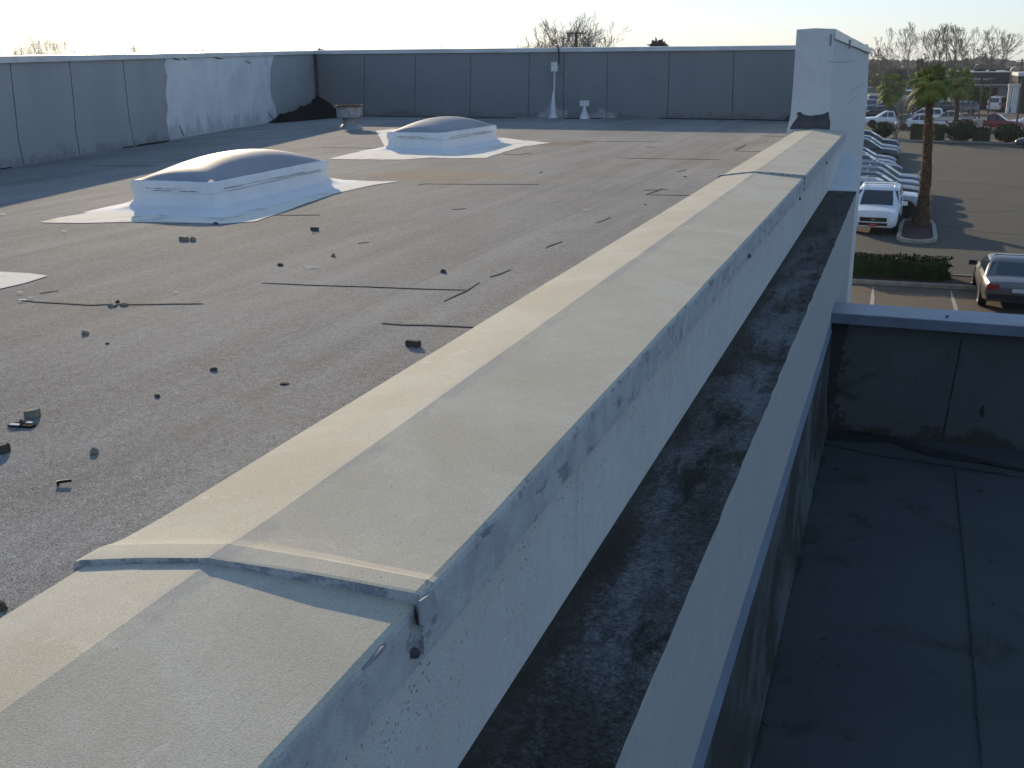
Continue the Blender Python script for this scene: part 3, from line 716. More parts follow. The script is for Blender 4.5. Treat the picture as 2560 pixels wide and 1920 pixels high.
# conduit with junction box
bx = ony(1383, 298, 30.75); bx.z = ZR
cj = empty('pipe_with_box', bx, 0, 'thin white standpipe with a white junction box against the rear wall', 'conduit')
MB().tube([(0, 0, 0), (.02, 0, .5), (.04, 0, 1.4)], [.03, .026, .026], 10).build('pipe', WPIPE, cj, smooth=60)
MB().box((-.06, -.06, 1.34), (.13, .06, 1.60)).build('junction_box', WPIPE, cj)
MB().lathe([(.16, 0), (.09, .12), (.05, .55), (.03, .75)], n=14).build('base_cone', WPIPE, cj, smooth=60)
cb = empty('hanging_cable', (bx.x, 30.7, 7.5), 0, 'black cable hanging over the rear wall coping to the white box', 'cable')
MB().tube([Vector(ony(u, v, yq)) - Vector((bx.x, 30.7, 7.5)) for u, v, yq in ((1391,112,31.1),(1394,114,30.92),(1396,122,30.9),(1398,140,30.84),(1397,155,30.78),(1391,167,30.75))], .022, 8).build('cable_run', CABLE, cb, smooth=60)
bx2 = ony(1461, 300, 30.45); bx2.z = ZR
tj = empty('capped_pipe', bx2, 0, 'short white pipe on a cone with a rectangular white plate near the rear wall', 'pipe')
MB().lathe([(.16, 0), (.11, .12), (.045, .28), (.03, .36)], n=14).build('base_cone', WPIPE, tj, smooth=60)
MB().box((-.14, -.03, .36), (.13, .03, .52)).build('plate', WPIPE, tj)

# crumpled felt in the corner
tp = onz(748, 300, ZR)
mb = MB(); nx, ny = 26, 18; V = []; Fc = []
ea = Vector((-16.6, 26.0, 0)); eb = Vector((-16.35, 29.9, 0))
for j in range(ny + 1):
    for i in range(nx + 1):
        s_, t_ = i/nx, j/ny
        q = ea.lerp(eb, s_) + Vector((-1.0, .1, 0)) * (t_) 
        hh = .50 * math.exp(-((s_ - .80)/.24)**2) * math.sin(math.pi * min(1, t_ * 1.0 + .0)) + .20 * math.exp(-((s_ - .42)/.35)**2) * math.sin(math.pi * t_)
        hh *= 1 + .55 * noise.noise((s_*7, t_*5, 1)) + .35 * noise.noise((s_*18, t_*14, 4))
        e_ = min(s_, 1 - s_) * 5
        V.append((q.x - tp.x, q.y - tp.y, max(0, hh * min(1, e_)) + .012))
for j in range(ny):
    for i in range(nx):
        a = j*(nx+1) + i; Fc.append((a, a+1, a+nx+2, a+nx+1))
tag(mb.add(V, Fc).build('crumpled_felt', TARP, smooth=50), 'heap of crumpled black felt in the corner of the two walls', 'felt sheet').location = tp

# loose stones and scraps
def blob(sx, sy, sz, seed, blocky=.5):
    r = random.Random(seed); mb = MB(); rings = []; bk = blocky > .7; n = 16 if bk else 9; sx *= .72; sy *= .72; sz *= .74
    tilt = r.uniform(-.25, .25)
    for k, (h, q) in enumerate(((0, .92), (.12, 1.0), (.6, .99), (.92, .95), (1.0, .84)) if bk else ((0, .85), (.15, 1.0), (.55, .95), (.85, .72), (1.0, .38))):
        ring = []
        for i in range(n):
            a = 2*math.pi*i/n + .2
            c, s_ = math.cos(a), math.sin(a)
            m_ = (abs(c)**(2/(.35)) + abs(s_)**(2/.35))**(-.35/2) if blocky > .7 else 1
            qq = q * m_ * (r.uniform(.96, 1.03) if bk else r.uniform(.78, 1.15))
            ring.append((c*qq*sx/2, s_*qq*sy/2, h*sz*(1 + tilt*c) * r.uniform(.95, 1.05)))
        rings.append(ring)
    return mb.loft(rings)
ST = [ # u, v, length, depth, height, rz, dark, blocky, label
 ((82,1043),.10,.06,.05,.35,0,1,'largest grey block of stone on the left of the roof'),
 ((57,1062),.05,.035,.03,.2,1,.3,'small stone on a torn black scrap beside the largest block'),
 ((4,1130),.10,.07,.045,.2,1,1,'stone cut by the left edge of the picture'),
 ((237,1133),.055,.045,.03,.0,0,.2,'round brownish pebble in front of the largest block'),
 ((214,836),.07,.05,.03,.4,0,.2,'pale grey stone below the long dark seam on the left'),
 ((268,860),.03,.02,.012,.4,1,.2,'tiny black fragment right of the pale grey stone'),
 ((534,926),.065,.05,.022,.2,1,.2,'flat black fragment in the middle of the near roof'),
 ((394,992),.045,.035,.018,.0,1,.3,'black chip left of the near coping'),
 ((711,960),.07,.06,.012,.3,1,.2,'low dark crumb patch close to the coping'),
 ((460,601),.125,.07,.05,.0,0,1,'left block of the pair in front of the near skylight'),
 ((482,602),.10,.07,.05,.3,0,.6,'right block of the pair in front of the near skylight'),
 ((539,561),.075,.06,.035,.0,1,.5,'dark lump at the foot of the nearest skylight'),
 ((787,576),.115,.07,.045,-.1,1,.8,'dark stone right of the nearest skylight flashing'),
 ((784,585),.06,.03,.008,.0,1,.3,'thin black chip just in front of the dark stone'),
 ((701,664),.085,.06,.025,.0,1,.4,'black stone left of the long thin seam'),
 ((833,641),.06,.05,.032,.3,0,.3,'rounded stone behind the long thin seam'),
 ((1108,681),.07,.06,.035,.5,1,.4,'dark stone by the right end of the long thin seam'),
 ((1033,866),.13,.06,.05,-.08,1,1,'dark oblong block near the coping in the middle'),
 ((282,766),.10,.06,.026,.1,0,.4,'left flat stone lying on the dark seam'),
 ((310,764),.10,.05,.026,.1,0,.4,'right flat stone lying on the dark seam'),
 ((294,757),.05,.03,.025,.3,1,.2,'little brown lump behind the flat stones on the seam'),
 ((2,1524),.06,.05,.04,.3,1,.3,'rust brown lump by the coping at the left edge'),
 ((1613,512),.04,.03,.012,.3,1,.3,'small dark crumb in front of the forked seam'),
 ((1712,442),.09,.04,.012,.4,1,.3,'dark crumb behind the forked seam near the coping'),
 ((1352,432),.07,.05,.015,.0,1,.3,'dark speck on the roof beyond the thin far seam'),
]
for i, ((u, v), a, b, h, rz, dk, bl, lab) in enumerate(ST):
    o = blob(a, b, h, i, bl).build('loose_stone', STONED if dk else STONE)
    o.location = onz(u, v, ZR); o.rotation_euler = (0, 0, rz)
    tag(o, lab, 'stone', 'loose stones scattered on the roof')
for i, ((u, v), a, b) in enumerate(LSPOT):
    o = blob(a, b, .006 + .008 * (i % 3), 50 + i, .2).build('debris_clump', STONED); o.location = onz(u, v, ZW)
    nm = ['larger upper dirt clump by the lower wall seam','oval dirt clump under the upper one on the lower roof','dirt clump in the corner under the lower parapet','wide smear of dirt beside the cant of the lower roof','dark triangular patch of debris at the bottom of the lower roof','dark chip right of the lower roof seam','small chip under the dark chip right of the seam','tiny pale chip in the middle of the lower roof','faint crumb left of the lower roof seam','leftmost crumb of the short row on the lower roof','second crumb of the short row on the lower roof','third crumb, lowest of the short row','rightmost crumb of the short row on the lower roof'][i]
    tag(o, nm, 'debris', 'debris on the lower roof')
br = onz(162, 1212, ZR); r_ = MB()
r_.obox((0, 0, .015), Vector((.026, .007, .002)), (0, .002, 0), (0, 0, .006)); r_.obox((-.024, -.006, .009), (.004, .001, 0), (-.002, .007, 0), (0, 0, .009))
o = r_.build('metal_bracket', PLAST); o.location = br; o.rotation_euler = (0, 0, .25); tag(o, 'small black bracket lying on the near roof', 'bracket')
SC = [((36,1062),.05,.018,.2,'white scrap left of the stone beside the largest block'),((74,1057),.03,.015,.2,'white scrap right of the stone beside the largest block'),((50,731),.05,.015,0,'white scrap behind the left end of the dark seam'),((56,750),.06,.018,.3,'white flake on the left end of the dark seam'),((76,744),.035,.012,.3,'smaller white flake right of the flake on the seam'),((440,730),.025,.012,0,'lone white flake between the near skylight and the dark seam'),((160,578),.05,.018,0,'white flake left in front of the nearest skylight'),((778,667),.13,.010,.55,'thin white stick left of the long thin seam'),((1463,525),.09,.02,0,'white sliver right of the far skylight, mid roof'),((6,536),.07,.03,.2,'white scrap in the shade edge at the far left')]
for i, ((u, v), a, b, rz, lab) in enumerate(SC):
    P = rough_poly([Vector((-a/2, -b/2, 0)), Vector((a/2, -b/3, 0)), Vector((a/2.2, b/2, 0)), Vector((-a/3, b/2.2, 0))], .01, .003, i)
    o = MB().slab(P, (0, 0, .004)).build('white_scrap', PAPER); o.location = onz(u, v, ZR + .012); o.rotation_euler = (.12, .05, rz)
    tag(o, lab, 'scrap', 'white scraps on the roof')
sc = onz(56, 1066, ZR); P = rough_poly([Vector((-.06, -.025, 0)), Vector((.06, -.01, 0)), Vector((.05, .03, 0)), Vector((-.05, .02, 0))], .01, .006, 9)
tag(MB().slab(P, (0, 0, .01)).build('felt_scrap', TARP), 'torn black scrap beside the largest block', 'scrap').location = sc + Vector((0, 0, .001))
tw_ = [onpl(u, v, (XM, 0, ZM), (-(ZM-ZL)/(XM-XL), 0, 1)) for u, v in ((993,981),(1010,976),(1028,971))]
tag(MB().tube([p - tw_[0] + Vector((0, 0, .004)) for p in tw_], [.002, .003, .0015], 5).build('twig', BARK), 'short thin twig lying on the coping', 'twig').location = tw_[0]
# ================================================================== GROUND
ground = MB().quad((-2500, -600, 0), (2500, -600, 0), (2500, 3500, 0), (-2500, 3500, 0)).build('ground', ASPH, kind='structure')
def strip(name, px, wv, z, m_, par=ground, seed=0, th=.004):
    mb = MB(); wob_ribbon(mb, [onz(u, v, z) for u, v in px], wv, th, .8, .10, seed, .03); return mb.build(name, m_, par)
strip('parking_line', [(2183,716),(2178,790)], .13, .002, LINE, seed=1)
strip('parking_line', [(2377,727),(2397,800)], .13, .002, LINE, seed=2)
strip('parking_line', [(2330,435),(2450,441),(2600,448)], .16, .002, M('faded_yellow_line', (.17, .15, .10), .15, 3, .85, obj=False), seed=3)
strip('parking_line', [(2250,362),(2400,366),(2560,372)], .14, .002, M('faded_yellow_line', (.2, .17, .11)), seed=4)
strip('tar_seam', [(2330,452),(2450,459),(2600,476)], .10, .002, M('tar_line', (.035, .034, .032), .2, 3, .9, obj=False), seed=5)
for i, px in enumerate(([(2340,492),(2470,500)], [(2350,530),(2560,528)], [(2330,560),(2450,580),(2600,590)], [(2320,380),(2420,384),(2540,381)])):
    strip('tar_seam', px, .07, .002, M('tar_line', (.035, .034, .032)), seed=6 + i)
# kerbed bed with the near hedge
def kerb_ring(name, poly, wv, h, soil, label=None):
    mb = MB(); n = len(poly); P = [Vector((p[0], p[1], 0)) for p in poly]; c = sum(P, Vector()) / n
    O = []; I = []
    for i in range(n):
        a, b, d = P[i-1], P[i], P[(i+1) % n]
        t_ = ((b - a).normalized() + (d - b).normalized()).normalized(); nn = Vector((-t_.y, t_.x, 0))
        if nn.dot(c - b) < 0: nn = -nn
        O.append(b); I.append(b + nn * wv)
    Z = lambda L, z: [(p.x, p.y, z) for p in L]
    mb.loft([Z(O, 0), Z(O, h * .85), Z([o.lerp(i, .15) for o, i in zip(O, I)], h), Z(I, h), Z(I, 0)], cap=False)
    k = mb.build(name, KERB, None, kind='structure')
    MB().prism([(p.x, p.y) for p in I], .0, h * .72).build('soil', soil, k)
    return k
kerb_ring('kerb', [(-6, 36.25), (6.5, 36.65), (6.5, 38.55), (-6, 38.3)], .16, .14, SOIL)
kerb_ring('kerb', [(.18, 50.2), (.10, 46.6), (.28, 45.9), (.8, 45.55), (1.15, 45.6), (1.55, 46.0), (1.72, 46.6), (1.72, 50.4), (1.6, 51.8), (.3, 51.7)], .17, .15, SOIL)
kerb_ring('kerb', [(-1.2, 105.6), (11, 104.2), (11, 108.2), (-1.2, 109.4)], .2, .14, M('dry_mulch', (.20, .135, .08), .2, 2, .95, obj=False))
for nm, P in (('grass', [(5.9, 128), (8.0, 128), (8.4, 140), (6.2, 140)]), ('grass', [(-30, 232), (-3, 232), (-3, 262), (-30, 262)]), ('grass', [(9.6, 131), (13, 131), (13, 138), (9.6, 138)])):
    MB().prism(P, 0, .08).build(nm, GRASSM, kind='structure')

# ---- foliage
def leaf_cloud(mb, centre, rad, n, size, r, flat=.0, shape='ell', fill=.75):
    c = Vector(centre)
    for _ in range(n):
        while True:
            p = Vector((r.uniform(-1, 1), r.uniform(-1, 1), r.uniform(-1, 1)))
            d = p.length if shape == 'ell' else max(abs(p.x), abs(p.y), abs(p.z))
            if d <= 1 and d > fill * r.random(): break
        k = 1 + .25 * noise.noise(p * 2.5 + c)
        q = c + Vector((p.x * rad[0], p.y * rad[1], p.z * rad[2])) * k
        a = Vector((r.gauss(0, 1), r.gauss(0, 1), r.gauss(0, 1))).normalized(); b = a.orthogonal().normalized()
        s_ = size * r.uniform(.6, 1.3)
        b = (b * math.cos(r.random()*6.3) + a.cross(b) * math.sin(r.random()*6.3)); d_ = a.cross(b)
        mb.add([q - b*s_, q - d_*s_*.5, q + b*s_, q + d_*s_*.5], [(0, 1, 2, 3)])
def core(mb, c, rad, seed, shape='ell'):
    rings = []; n = 12
    for k in range(7):
        ph = -math.pi/2 + math.pi * (k + .15) / 6.3
        ring = []
        for i in range(n):
            a = 2*math.pi*i/n
            x, y, z = math.cos(ph)*math.cos(a), math.cos(ph)*math.sin(a), math.sin(ph)
            if shape != 'ell':
                m_ = max(abs(x), abs(y), abs(z)); f_ = .55; x, y, z = [q*(f_ + (1-f_)/m_) for q in (x, y, z)]
            k_ = (.93 if shape != 'ell' else .88) * (1 + .10 * noise.noise((x*2+seed, y*2, z*2)))
            ring.append((c[0]+x*rad[0]*k_, c[1]+y*rad[1]*k_, c[2]+z*rad[2]*k_))
        rings.append(ring)
    mb.loft(rings)
HG = leafmat('hedge_leaf', (.030, .050, .012), (.014, .024, .007), 2.5)
HGD = leafmat('dark_hedge_leaf', (.032, .050, .012), (.018, .028, .009), 1.5)
HGO = leafmat('orange_tinged_leaf', (.20, .11, .03), (.06, .06, .02), 2)
def hedge(label, c, rad, n, size, m_, seed, shape='box', group='clipped hedges along the lot'):
    mb = MB(); r = random.Random(seed)
    if shape == 'box':
        q_ = lambda a, z: [(x * (1 + .05 * noise.noise((x * 2, y * 2, z * 3 + seed))), y * (1 + .06 * noise.noise((x * 3, y * 2, z * 3 + seed))), z + .06 * rad[2] * noise.noise((x * 2.5, y * 2.5, seed))) for x, y, z in [p_ for i_ in range(4) for p_ in edge_(a, i_, z)]]
        def edge_(a, i_, z):
            cs = [(-rad[0] * a, -rad[1] * a), (rad[0] * a, -rad[1] * a), (rad[0] * a, rad[1] * a), (-rad[0] * a, rad[1] * a)]
            p0, p1 = cs[i_], cs[(i_ + 1) % 4]
            return [(p0[0] + (p1[0] - p0[0]) * t / 8, p0[1] + (p1[1] - p0[1]) * t / 8, z) for t in range(8)]
        mb.loft([q_(.93, 0), q_(.95, rad[2]), q_(.92, rad[2] * 1.5), q_(.85, rad[2] * 1.68), q_(.6, rad[2] * 1.72)])
    else: core(mb, (0, 0, rad[2]), rad, seed, shape)
    leaf_cloud(mb, (0, 0, rad[2]), rad if shape != 'box' else (rad[0] * .92, rad[1] * .92, rad[2] * .95), int(n * 2.2), size, r, shape=shape, fill=1.02)
    o = mb.build('hedge', m_); o.location = c; return tag(o, label, 'hedge', group)
hedge('nearest dark clipped hedge in the kerbed strip behind the grey sedan', (.0, 37.72, .08), (1.88, .50, .36), 5200, .05, HG, 1)
hedge('long low clipped hedge behind the palm trunk on the far kerb', (2.0, 106.2, .1), (1.55, .8, .72), 1500, .1, HGD, 2)
hedge('big rounded bush in the middle of the far hedge row', (4.9, 105.4, .1), (1.35, 1.2, .95), 1500, .1, HGD, 3, 'ell')
hedge('square low hedge right of the big rounded bush', (6.55, 105.6, .1), (.75, .8, .62), 900, .1, HGD, 4)
hedge('rounded bush right of the gap in the hedge row', (8.75, 105.2, .1), (1.15, 1.0, .82), 1300, .1, HGD, 5, 'ell')
hedge('orange tinged bush at the right end of the hedge row', (10.6, 105.2, .1), (.85, .9, .8), 900, .1, HGO, 6, 'ell')
hedge('dark low bush below the bare shrub by the parked row', (-1.9, 108.2, .1), (1.0, .9, .75), 900, .1, HGD, 7, 'ell')

# ================================================================== VEHICLES
def sect(x, zt, hw, zb):
    h = [(0, zb), (.84*hw, zb), (.95*hw, zb+.07), (hw, zb+.38*(zt-zb)), (.99*hw, zb+.62*(zt-zb)), (.965*hw, zt-.09), (.90*hw, zt-.02), (.55*hw, zt+.012), (0, zt+.022)]
    return [(x, y, z) for y, z in h] + [(x, -y, z) for y, z in h[-2:0:-1]]
def rr(x0, x1, hw, rad, z, crown=0):
    P = []
    for cx, cy, a0 in ((x1-rad, hw-rad, 0), (x0+rad, hw-rad, 90), (x0+rad, -hw+rad, 180), (x1-rad, -hw+rad, 270)):
        for k in range(4):
            a = R_(a0 + 30*k); P.append((cx + rad*math.cos(a), cy + rad*math.sin(a), z))
    return P
SPEC = {
 'suv': dict(L=[(-2.40,.84,.78,.46),(-2.36,.98,.88,.34),(-2.15,1.07,.94,.29),(-1,1.08,.96,.27),(.6,1.08,.96,.27),(1.1,1.07,.95,.27),(1.75,1.03,.93,.28),(2.2,.95,.87,.29),(2.36,.80,.79,.32),(2.42,.62,.70,.42)],
      G=[(1.03,-2.30,1.22,.93),(1.35,-2.18,.72,.88),(1.60,-2.02,.28,.81),(1.69,-1.90,.10,.74),(1.73,-1.4,-.3,.5)], wb=(1.48,-1.42), wr=.385, panes=[(-2.02,-1.28),(-1.22,-.22),(-.14,.0)], hw=.96, rack=True),
 'sedan': dict(L=[(-2.36,.78,.74,.44),(-2.30,.92,.84,.34),(-2.0,.985,.90,.27),(-1.2,.97,.92,.24),(.5,.93,.92,.24),(1.0,.91,.91,.24),(1.8,.83,.87,.25),(2.2,.72,.78,.27),(2.34,.60,.68,.32),(2.38,.5,.6,.4)],
      G=[(.90,-1.75,1.05,.84),(1.12,-1.34,.66,.77),(1.32,-.98,.30,.69),(1.385,-.80,.14,.63),(1.415,-.55,-.1,.5)], wb=(1.38,-1.33), wr=.33, panes=[(-1.2,-.35),(-.28,.0)], hw=.92, rack=False),
 'pickup': dict(L=[(-2.80,1.02,.86,.52),(-2.77,1.10,.92,.46),(-2.4,1.13,.94,.40),(-.6,1.13,.96,.38),(.9,1.13,.96,.38),(1.3,1.12,.95,.38),(2.3,1.05,.92,.38),(2.62,.96,.87,.38),(2.74,.8,.8,.42),(2.78,.66,.72,.5)],
      G=[(1.09,-.72,1.35,.88),(1.40,-.66,.88,.82),(1.68,-.56,.46,.74),(1.77,-.45,.30,.68),(1.80,-.2,.0,.45)], wb=(1.75,-1.75), wr=.40, panes=[(-.5,.12),(.2,.0)], hw=.96, rack=False),
 'van': dict(L=[(-2.6,1.05,.90,.45),(-2.58,1.2,.95,.36),(-2.2,1.22,.98,.32),(.6,1.22,.99,.30),(1.4,1.2,.98,.30),(2.1,1.05,.94,.31),(2.45,.85,.85,.33),(2.55,.62,.75,.4)],
      G=[(1.15,-2.56,1.85,.94),(1.6,-2.52,1.4,.90),(1.95,-2.46,1.0,.84),(2.07,-2.38,.85,.78),(2.12,-2.0,.5,.5)], wb=(1.6,-1.55), wr=.36, panes=[(-2.3,-1.4),(-1.3,-.2),(.0,.0)], hw=.99, rack=False),
}
MESH = {}
def mesh_of(key, mb, smooth=None):
    me = bpy.data.meshes.new(key[1]); me.from_pydata([tuple(p) for p in mb.v], [], mb.f); me.materials.append(PLAST)
    if smooth is not None:
        me.shade_smooth(); me.set_sharp_from_angle(angle=R_(smooth))
    MESH[key] = me
    return me
def gz(G, z):
    for a, b in zip(G[:-1], G[1:]):
        if a[0] <= z <= b[0]:
            t = (z - a[0]) / (b[0] - a[0]); return [a[i] + (b[i] - a[i]) * t for i in (1, 2, 3)]
    return list(G[-1][1:])
def car_meshes(kind):
    S = SPEC[kind]; G = S['G']; K = lambda n: (kind, n); hw = S['hw']; D = {}
    mb = MB(); mb.loft([sect(*q) for q in S['L']])
    if kind == 'pickup':   # bed: dark recess on the rear deck
        D['bed'] = (mesh_of(K('bed'), MB().box((-2.70, -.78, 1.0), (-.74, .78, 1.158))), PLAST)
    D['body'] = (mesh_of(K('body'), mb, 32), None)
    g = MB(); g.loft([rr(a, b, h_, .10 + .05*i, z) for i, (z, a, b, h_) in enumerate(G)])
    D['cab_roof'] = (mesh_of(K('cab_roof'), g, 35), None)
    zb, zt = G[0][0] + .06, G[-3][0] - .015
    bt, tp_ = gz(G, zb), gz(G, zt)
    # side panes
    pans = S['panes']
    for s_ in (1, -1):
        mb = MB()
        for i, (xa, xb) in enumerate(pans):
            last = i == len(pans) - 1
            xb_b = (bt[1] - .18) if last else xb; xb_t = (tp_[1] - .14) if last else xb
            xa_b = max(xa, bt[0] + .14); xa_t = max(xa, tp_[0] + .14)
            n = 4; P = []
            for t in (0, 1):
                z = zb + (zt - zb) * t; q = gz(G, z); 
                P.append(((xa_b, xa_t)[t], (q[2] + .008) * s_, z)); P.append(((xb_b, xb_t)[t], (q[2] + .008) * s_, z))
            mid = gz(G, (zb + zt) / 2)
            f = [P[0], P[1], ((P[1][0] + P[3][0]) / 2, (mid[2] + .008) * s_, (zb + zt) / 2), P[3], P[2], ((P[0][0] + P[2][0]) / 2, (mid[2] + .008) * s_, (zb + zt) / 2)]
            mb.add([(p[0], p[1] - .006 * s_, p[2]) for p in f] + f, [(0,1,2,5), (5,2,3,4), (6,7,8,11), (11,8,9,10)])
        D['side_windows' + str(s_)] = (mesh_of(K('side_window'), mb), 'glass')
        MESH[(kind, 'side_window' + str(s_))] = MESH[K('side_window')]
    for nm, ix, sg in (('windscreen', 1, 1), ('rear_window', 0, -1)):
        mb = MB(); P = []
        z0 = zb - .02; 
        if kind == 'van' and ix == 0: z0 = zb + .1
        for z in [z0] + [g_[0] for g_ in G if z0 + .02 < g_[0] < zt - .02] + [zt]:
            q = gz(G, z); ww = q[2] - .055
            P.append([(q[ix] + .014 * sg - .05 * sg * (abs(y) / ww)**3 * .6, y, z) for y in [-ww + 2*ww*j/6 for j in range(7)]])
        mb.loft(P, cap=False, close=False)
        D[nm] = (mesh_of(K(nm), mb, 40), 'glass')
    # wheels
    wr = S['wr']
    ty = MB(); ty.lathe([(wr*.62, -.11), (wr*.93, -.115), (wr, -.07), (wr, .07), (wr*.93, .115), (wr*.62, .11)], n=24, axis='y')
    rm = MB(); rm.lathe([(.06, -.10), (wr*.2, -.105), (wr*.22, -.07), (wr*.56, -.065), (wr*.60, -.10), (wr*.66, -.112), (wr*.66, .112), (.0, .10)], n=24, axis='y')
    for k in range(5):
        a = 2*math.pi*k/5; d = Vector((math.cos(a), 0, math.sin(a))); e = Vector((-math.sin(a), 0, math.cos(a)))
        rm.obox(d * wr * .38, d * wr * .25, Vector((0, .018, 0)), e * .035); rm.v[-8:] = [(v[0], v[1] - .085, v[2]) for v in rm.v[-8:]]
    D['_tyre'] = (mesh_of(K('tyre'), ty, 40), TYRE); D['_rim'] = (mesh_of(K('rim'), rm, 40), RIM)
    for wi, wx in enumerate(S['wb']):
        for s_ in (1, -1):
            ar = MB(); pr = [(wr*1.14*math.cos(R_(a)), wr*1.14*math.sin(R_(a))) for a in range(-20, 201, 20)]
            y0, y1 = (hw - .30) * s_, (hw + .006) * s_
            ar.add([(wx + p[0], y0, wr + p[1]) for p in pr] + [(wx + p[0], y1, wr + p[1]) for p in pr],
                   [tuple(range(len(pr))), tuple(range(len(pr), 2*len(pr)))] + [(i, i+1, len(pr)+i+1, len(pr)+i) for i in range(len(pr)-1)])
            nm = 'wheel_arch' + '12'[wi] + ('' if s_ > 0 else '-1'); D[nm] = (mesh_of(K('wheel_arch'), ar), PLAST)
    xn = S['L'][-1][0]; xr = S['L'][0][0]; zn = S['L'][-3][1]; zr_ = S['L'][1][1]
    w2 = S['L'][-3][2]; zl = S['L'][-1][3]
    gr = MB(); g0 = S['L'][-1]
    gr.box((xn - .12, -.52, g0[1] - .06), (xn + .012, .52, g0[1] + .10)); D['grille'] = (mesh_of(K('grille'), gr), PLAST)
    em = MB().box((xn + .010, -.09, g0[1] - .0), (xn + .022, .09, g0[1] + .05)); D['grille_badge'] = (mesh_of(K('grille_badge'), em), CHROME)
    lo = MB().box((xn - .15, -.55, g0[3] - .02), (xn + .004, .55, g0[3] + .09)); D['lower_intake'] = (mesh_of(K('lower_intake'), lo), PLAST)
    for s_ in (1, -1):
        x1 = xn - .03
        hd = MB().add([(x1 + .02, .56*s_, g0[1] - .02), (x1 - .12, (w2 + .0)*s_*.97, g0[1] + .0), (x1 - .26, w2*s_*1.0, g0[1] + .12), (x1 - .10, .60*s_, g0[1] + .15), (x1 - .3, .56*s_, g0[1] - .02), (x1 - .4, w2*s_*.9, g0[1]), (x1 - .4, w2*s_*.9, g0[1] + .12), (x1 - .4, .6*s_, g0[1] + .13)],
             [(0,1,2,3), (4,7,6,5), (0,4,5,1), (1,5,6,2), (2,6,7,3), (3,7,4,0)])
        D['headlight' + str(s_)] = (mesh_of(K('headlight' + str(s_)), hd), HEADL)
        t1 = S['L'][1]; 
        tl = MB().box((xr - .012 + .0, .50*s_ if s_ > 0 else -t1[2]*.94, t1[1] - .22), (xr + .16, t1[2]*.94 if s_ > 0 else -.50, t1[1] - .07)) if kind == 'sedan' else MB().box((xr - .006, .66*s_ if s_ > 0 else -t1[2]*.98, t1[1] - .26), (xr + .2, t1[2]*.98 if s_ > 0 else -.66, t1[1] + .08))
        D['tail_light' + str(s_)] = (mesh_of(K('tail_light' + str(s_)), tl), TAILL)
        zq = G[0][0] + .10; q = gz(G, zq)
        mi = MB(); mi.obox((q[1] - .34, (hw + .11)*s_, zq - .01), (.07, -.02*s_, 0), (0, .11, 0), (0, 0, .075)); 
        D['mirror' + str(s_)] = (mesh_of(K('mirror' + str(s_)), mi, 30), PLAST if kind == 'sedan' else None)
    D['rear_bumper'] = (mesh_of(K('rear_bumper'), MB().box((xr - .05, -.80, S['L'][0][3] - .02), (xr + .2, .80, S['L'][0][3] + .12))), PLAST)
    D['number_plate'] = (mesh_of(K('number_plate'), MB().box((xr - .024, -.16, S['L'][0][3] + .20), (xr + .05, .16, S['L'][0][3] + .31))), PLATEW)
    D['front_plate'] = (mesh_of(K('front_plate'), MB().box((xn - .02, -.16, g0[3] - .05), (xn + .025, .16, g0[3] + .06))), PLATER)
    if S['rack']:
        for s_ in (1, -1):
            z = G[-2][0]; mb = MB(); mb.tube([(-1.75, .62*s_, z - .01), (-1.6, .62*s_, z + .075), (-.1, .62*s_, z + .075), (.05, .62*s_, z - .02)], .024, 6); D['roof_rail' + str(s_)] = (mesh_of(K('roof_rail' + str(s_)), mb, 40), RIM)
        mb = MB(); mb.tube([(-.45, -.62, G[-2][0] + .09), (-.45, .62, G[-2][0] + .09)], .022, 6); D['cross_bar'] = (mesh_of(K('cross_bar'), mb, 40), RIM)
        mb = MB(); mb.tube([(-1.35, -.62, G[-2][0] + .09), (-1.35, .62, G[-2][0] + .09)], .022, 6); D['cross_bar2'] = (mesh_of(K('cross_bar2'), mb, 40), RIM)
    return D
CARS = {k: car_meshes(k) for k in SPEC}
PAINT = {}
def paint(n, c, met=.0, rough=.28):
    if n not in PAINT:
        t = NT('paint_' + n); p = t.pos(True)
        PAINT[n] = t.done(t.mix(t.rng(t.noise(p, 2, 4), .4, .7), c, tuple(x * .9 for x in c)), rough, met, None, spec=.5)
        t.b.inputs['Coat Weight'].default_value = .18; t.b.inputs['Coat Roughness'].default_value = .12
    return PAINT[n]
def clean(n):
    n = n.lstrip('_').rstrip('-12')
    return n
def car(kind, name, label, cat, loc, rz, pnt, glass=GLASS, group=None, detail=2, scale=1.0, skip=(), plates=False):
    root = empty(name, loc, R_(rz), label, cat, group); root.scale = (scale, scale, scale) if not hasattr(scale, '__len__') else scale
    def part(nm, me, m_, par=root):
        o = bpy.data.objects.new(nm, me); col.objects.link(o); o.parent = par
        o.material_slots[0].link = 'OBJECT'; o.material_slots[0].material = m_
        return o
    S = SPEC[kind]
    for k, (me, m_) in CARS[kind].items():
        if k.startswith('_') or k in skip: continue
        b = clean(k)
        if detail < 2 and b in ('grille_badge', 'front_plate', 'cross_bar', 'lower_intake', 'number_plate', 'rear_bumper'): continue
        if b == 'front_plate' and not plates: continue
        if b == 'side_windows': b = 'side_window'
        mm = pnt if m_ is None else (glass if m_ == 'glass' else m_)
        if k == 'side_windows-1' or k == 'side_windows1':
            o = bpy.data.objects.new(b, me); 
            me2 = SIDEM[(kind, k)]; o.data = me2; col.objects.link(o); o.parent = root
            o.material_slots[0].link = 'OBJECT'; o.material_slots[0].material = mm; continue
        part(b, me, mm)
    for wx in S['wb']:
        for s_ in (1, -1):
            o = part('wheel', CARS[kind]['_tyre'][0], TYRE); o.location = (wx, (S['hw'] - .10) * s_, S['wr'])
            if s_ > 0: o.rotation_euler = (0, 0, math.pi)
            part('rim', CARS[kind]['_rim'][0], RIM, o)
    return root
